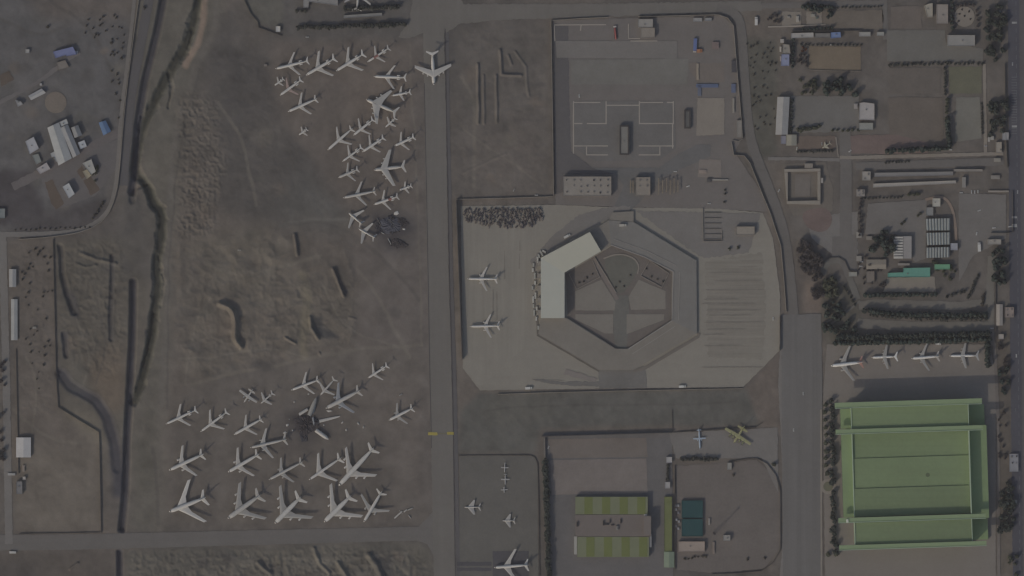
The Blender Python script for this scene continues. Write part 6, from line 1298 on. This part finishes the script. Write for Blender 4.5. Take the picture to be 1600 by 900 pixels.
# small clutter boxes
def crate(label, p, size, c, cat='box', name='equipment_box', group=None, rz=0):
    x, y = W(p); w, d, h = size; o = MB().box((0, 0, h/2), (w, d, h)).box((0, 0, h+.08), (w*1.04, d*1.04, .16)).box((w*.2, 0, h+.3), (w*.3, d*.4, .3)).build(name, vmat(c), None, (x, y, ground_z(p)+.05)); o.rotation_euler = (0, 0, rz); return tag(o, label, cat, group)
for k, (x, y) in enumerate([(1056, 790), (1060, 790), (1056, 796), (1060, 801), (1057, 812), (1061, 815), (1056, 822), (1060, 826)]):
    crate(ordw(k+1)+' pale equipment box from the north in the narrow gap beside the teal shelters', (x, y), (2.6, 3.2, 2), (108, 108, 110) if k % 3 else (84, 84, 88), group='boxes beside the teal shelters')
for k, (p, sz, c, lab) in enumerate([((1105, 134), (30, 5, 1.2), (70, 78, 98), 'long blue tarpaulin-covered stack in the eastern part of the walled compound'), ((1093, 141), (5, 15, 1.2), (76, 80, 92), 'short upright blue-grey stack beside the long blue one'), ((1146, 138), (6, 12, 1.6), (72, 78, 96), 'blue-grey stack against the compound east wall'),
  ((1118, 71), (9, 9, 2.4), (92, 82, 80), 'square brown plant box among pipes in the compound north-east'), ((1090, 112), (3, 22, 1.4), (114, 106, 96), 'tall narrow pale stack on the compound dusty pad'), ((1108, 282), (6, 5, 3), (64, 62, 62), 'dark box by the buff pad in the compound'), ((1125, 281), (22, 1.6, 1.6), (122, 118, 112), 'long thin pale pipe stack south of the buff pad'),
  ((1146, 165), (2.6, 20, 2), (108, 104, 98), 'thin pale stack inside the compound east wall'), ((1098, 268), (10, 5, 1.4), (110, 100, 94), 'jumble of pinkish crates west of the dark box at the buff pad'), ((1147, 104), (7, 16, 3.2), (58, 57, 60), 'dark tall stack inside the compound north-east wall'),
  ((1232, 27), (4, 3, 2), (112, 108, 102), 'pale play frame on the western pale pad'), ((1246, 30), (4, 8, 2.4), (122, 118, 112), 'tall pale play frame at the east of the western pale pad'), ((1270, 24), (6, 4, 2.4), (112, 110, 104), 'pale play frame on the eastern pale pad'), ((1276, 28), (3, 3, 2), (76, 82, 78), 'small green play frame on the eastern pale pad'),
  ((1219.5, 77), (2.5, 7, 2.5), (132, 128, 124), 'white box against the west side of the beige garage'), ((1220, 92), (2.4, 7, 2.2), (120, 112, 110), 'pale cabin row against the west side of the lilac-blue roof'), ((1222, 64), (5, 5, 3), (128, 124, 120), 'white cabin north of the beige garage'), ((1337, 166), (5, 7, 2.6), (114, 110, 108), 'pale cabin at the west side of the white guest house'),
  ((1550, 216), (5, 5, 3), (118, 116, 113), 'white cabin at the foot of the grove west of the white gatehouse'), ((1545, 218), (3, 6, 3), (122, 119, 116), 'narrow white cabin beside the court path end'), ((1558, 250), (9, 5, 3), (108, 104, 98), 'pale cabin at the east end of the sandy lane'), ((1555, 277), (12, 5, 3), (102, 98, 94), 'beige cabin south of the lane by the highway'), ((1506, 285), (5, 14, 4), (104, 101, 98), 'tall pale cabin at the east end of the long whitish roof'),
  ((1560, 299), (28, 2.4, 2), (110, 104, 98), 'long low beige store by the highway yard gate'), ((1342, 367), (7, 8, 3), (112, 108, 103), 'pale cabin in the strip west of the depot yard, northern one'), ((1342, 404), (7, 7, 3), (108, 104, 99), 'pale cabin in the strip west of the depot yard, southern one'), ((1358, 372), (8, 5, 3), (98, 93, 88), 'brownish cabin in front of the big conifers'), ((1412, 413), (16, 3, 3), (104, 100, 96), 'narrow pale store north of the turquoise hall'),
  ((18, 741), (10, 3, 2), (122, 120, 119), 'pale trailer on the western lane'), ((20, 863), (9, 3, 2.4), (138, 136, 134), 'white trailer on the verge below the bottom road'), ((37, 732), (3, 9, 2), (104, 96, 90), 'brownish cabin below the white gabled house'), ((38, 747), (4, 4, 3), (128, 124, 120), 'small pale cabin above the grey box shed'),
  ((440, 103), (5, 3, 2), (100, 96, 92), 'dull crate at the west edge of the northern stand, left of a pair'), ((415, 102), (4, 3, 2), (98, 92, 88), 'dull crate in the dark soil west of the northern stand'), ((119, 82), (5, 4, 3), (112, 112, 116), 'small white cabin at the east end of the periwinkle-blue roof'), ((54, 512), (5, 3, 1.4), (104, 101, 97), 'pale slab of rubble in the western waste plot'),
  ((1576, 768), (3, 4, 2.4), (122, 120, 118), 'white cabin in the strip east of the green hangar, northern one'), ((1587, 785), (4, 7, 2.4), (110, 108, 106), 'white cabin in the strip east of the green hangar, southern one'), ((64, 132), (3, 3, 2.5), (122, 121, 120), 'tiny white cabin at the north-east end of the slim white barrack'), ((1115, 856), (3, 16, 2), (98, 90, 84), 'row of pinkish crates south of the lattice mast'), ((1108, 815), (2.5, 9, 2), (112, 108, 104), 'thin white cabin right of the teal shelters')]):
    crate(lab, p, sz, c)
for k in [o for o in bpy.data.objects if o.get('label') == 'prototype']:
    for ch in KIDS.get(k.name, []): bpy.data.objects.remove(ch)
    bpy.data.objects.remove(k)

# ------------------------------------------------------------------ the dusty air between the ground and the satellite
hm = bpy.data.materials.new('haze_air'); hm.use_nodes = True; hn = hm.node_tree; hn.nodes.clear()
ho_ = hn.nodes.new('ShaderNodeOutputMaterial'); pv = hn.nodes.new('ShaderNodeVolumePrincipled')
pv.inputs['Color'].default_value = (1.0, .90, .84, 1); pv.inputs['Density'].default_value = HAZE; pv.inputs['Anisotropy'].default_value = 0.0
hn.links.new(pv.outputs[0], ho_.inputs['Volume'])
hz = MB().box((0, 0, 6040), (28000, 28000, 12120)).build('haze', hm); hz['kind'] = 'stuff'
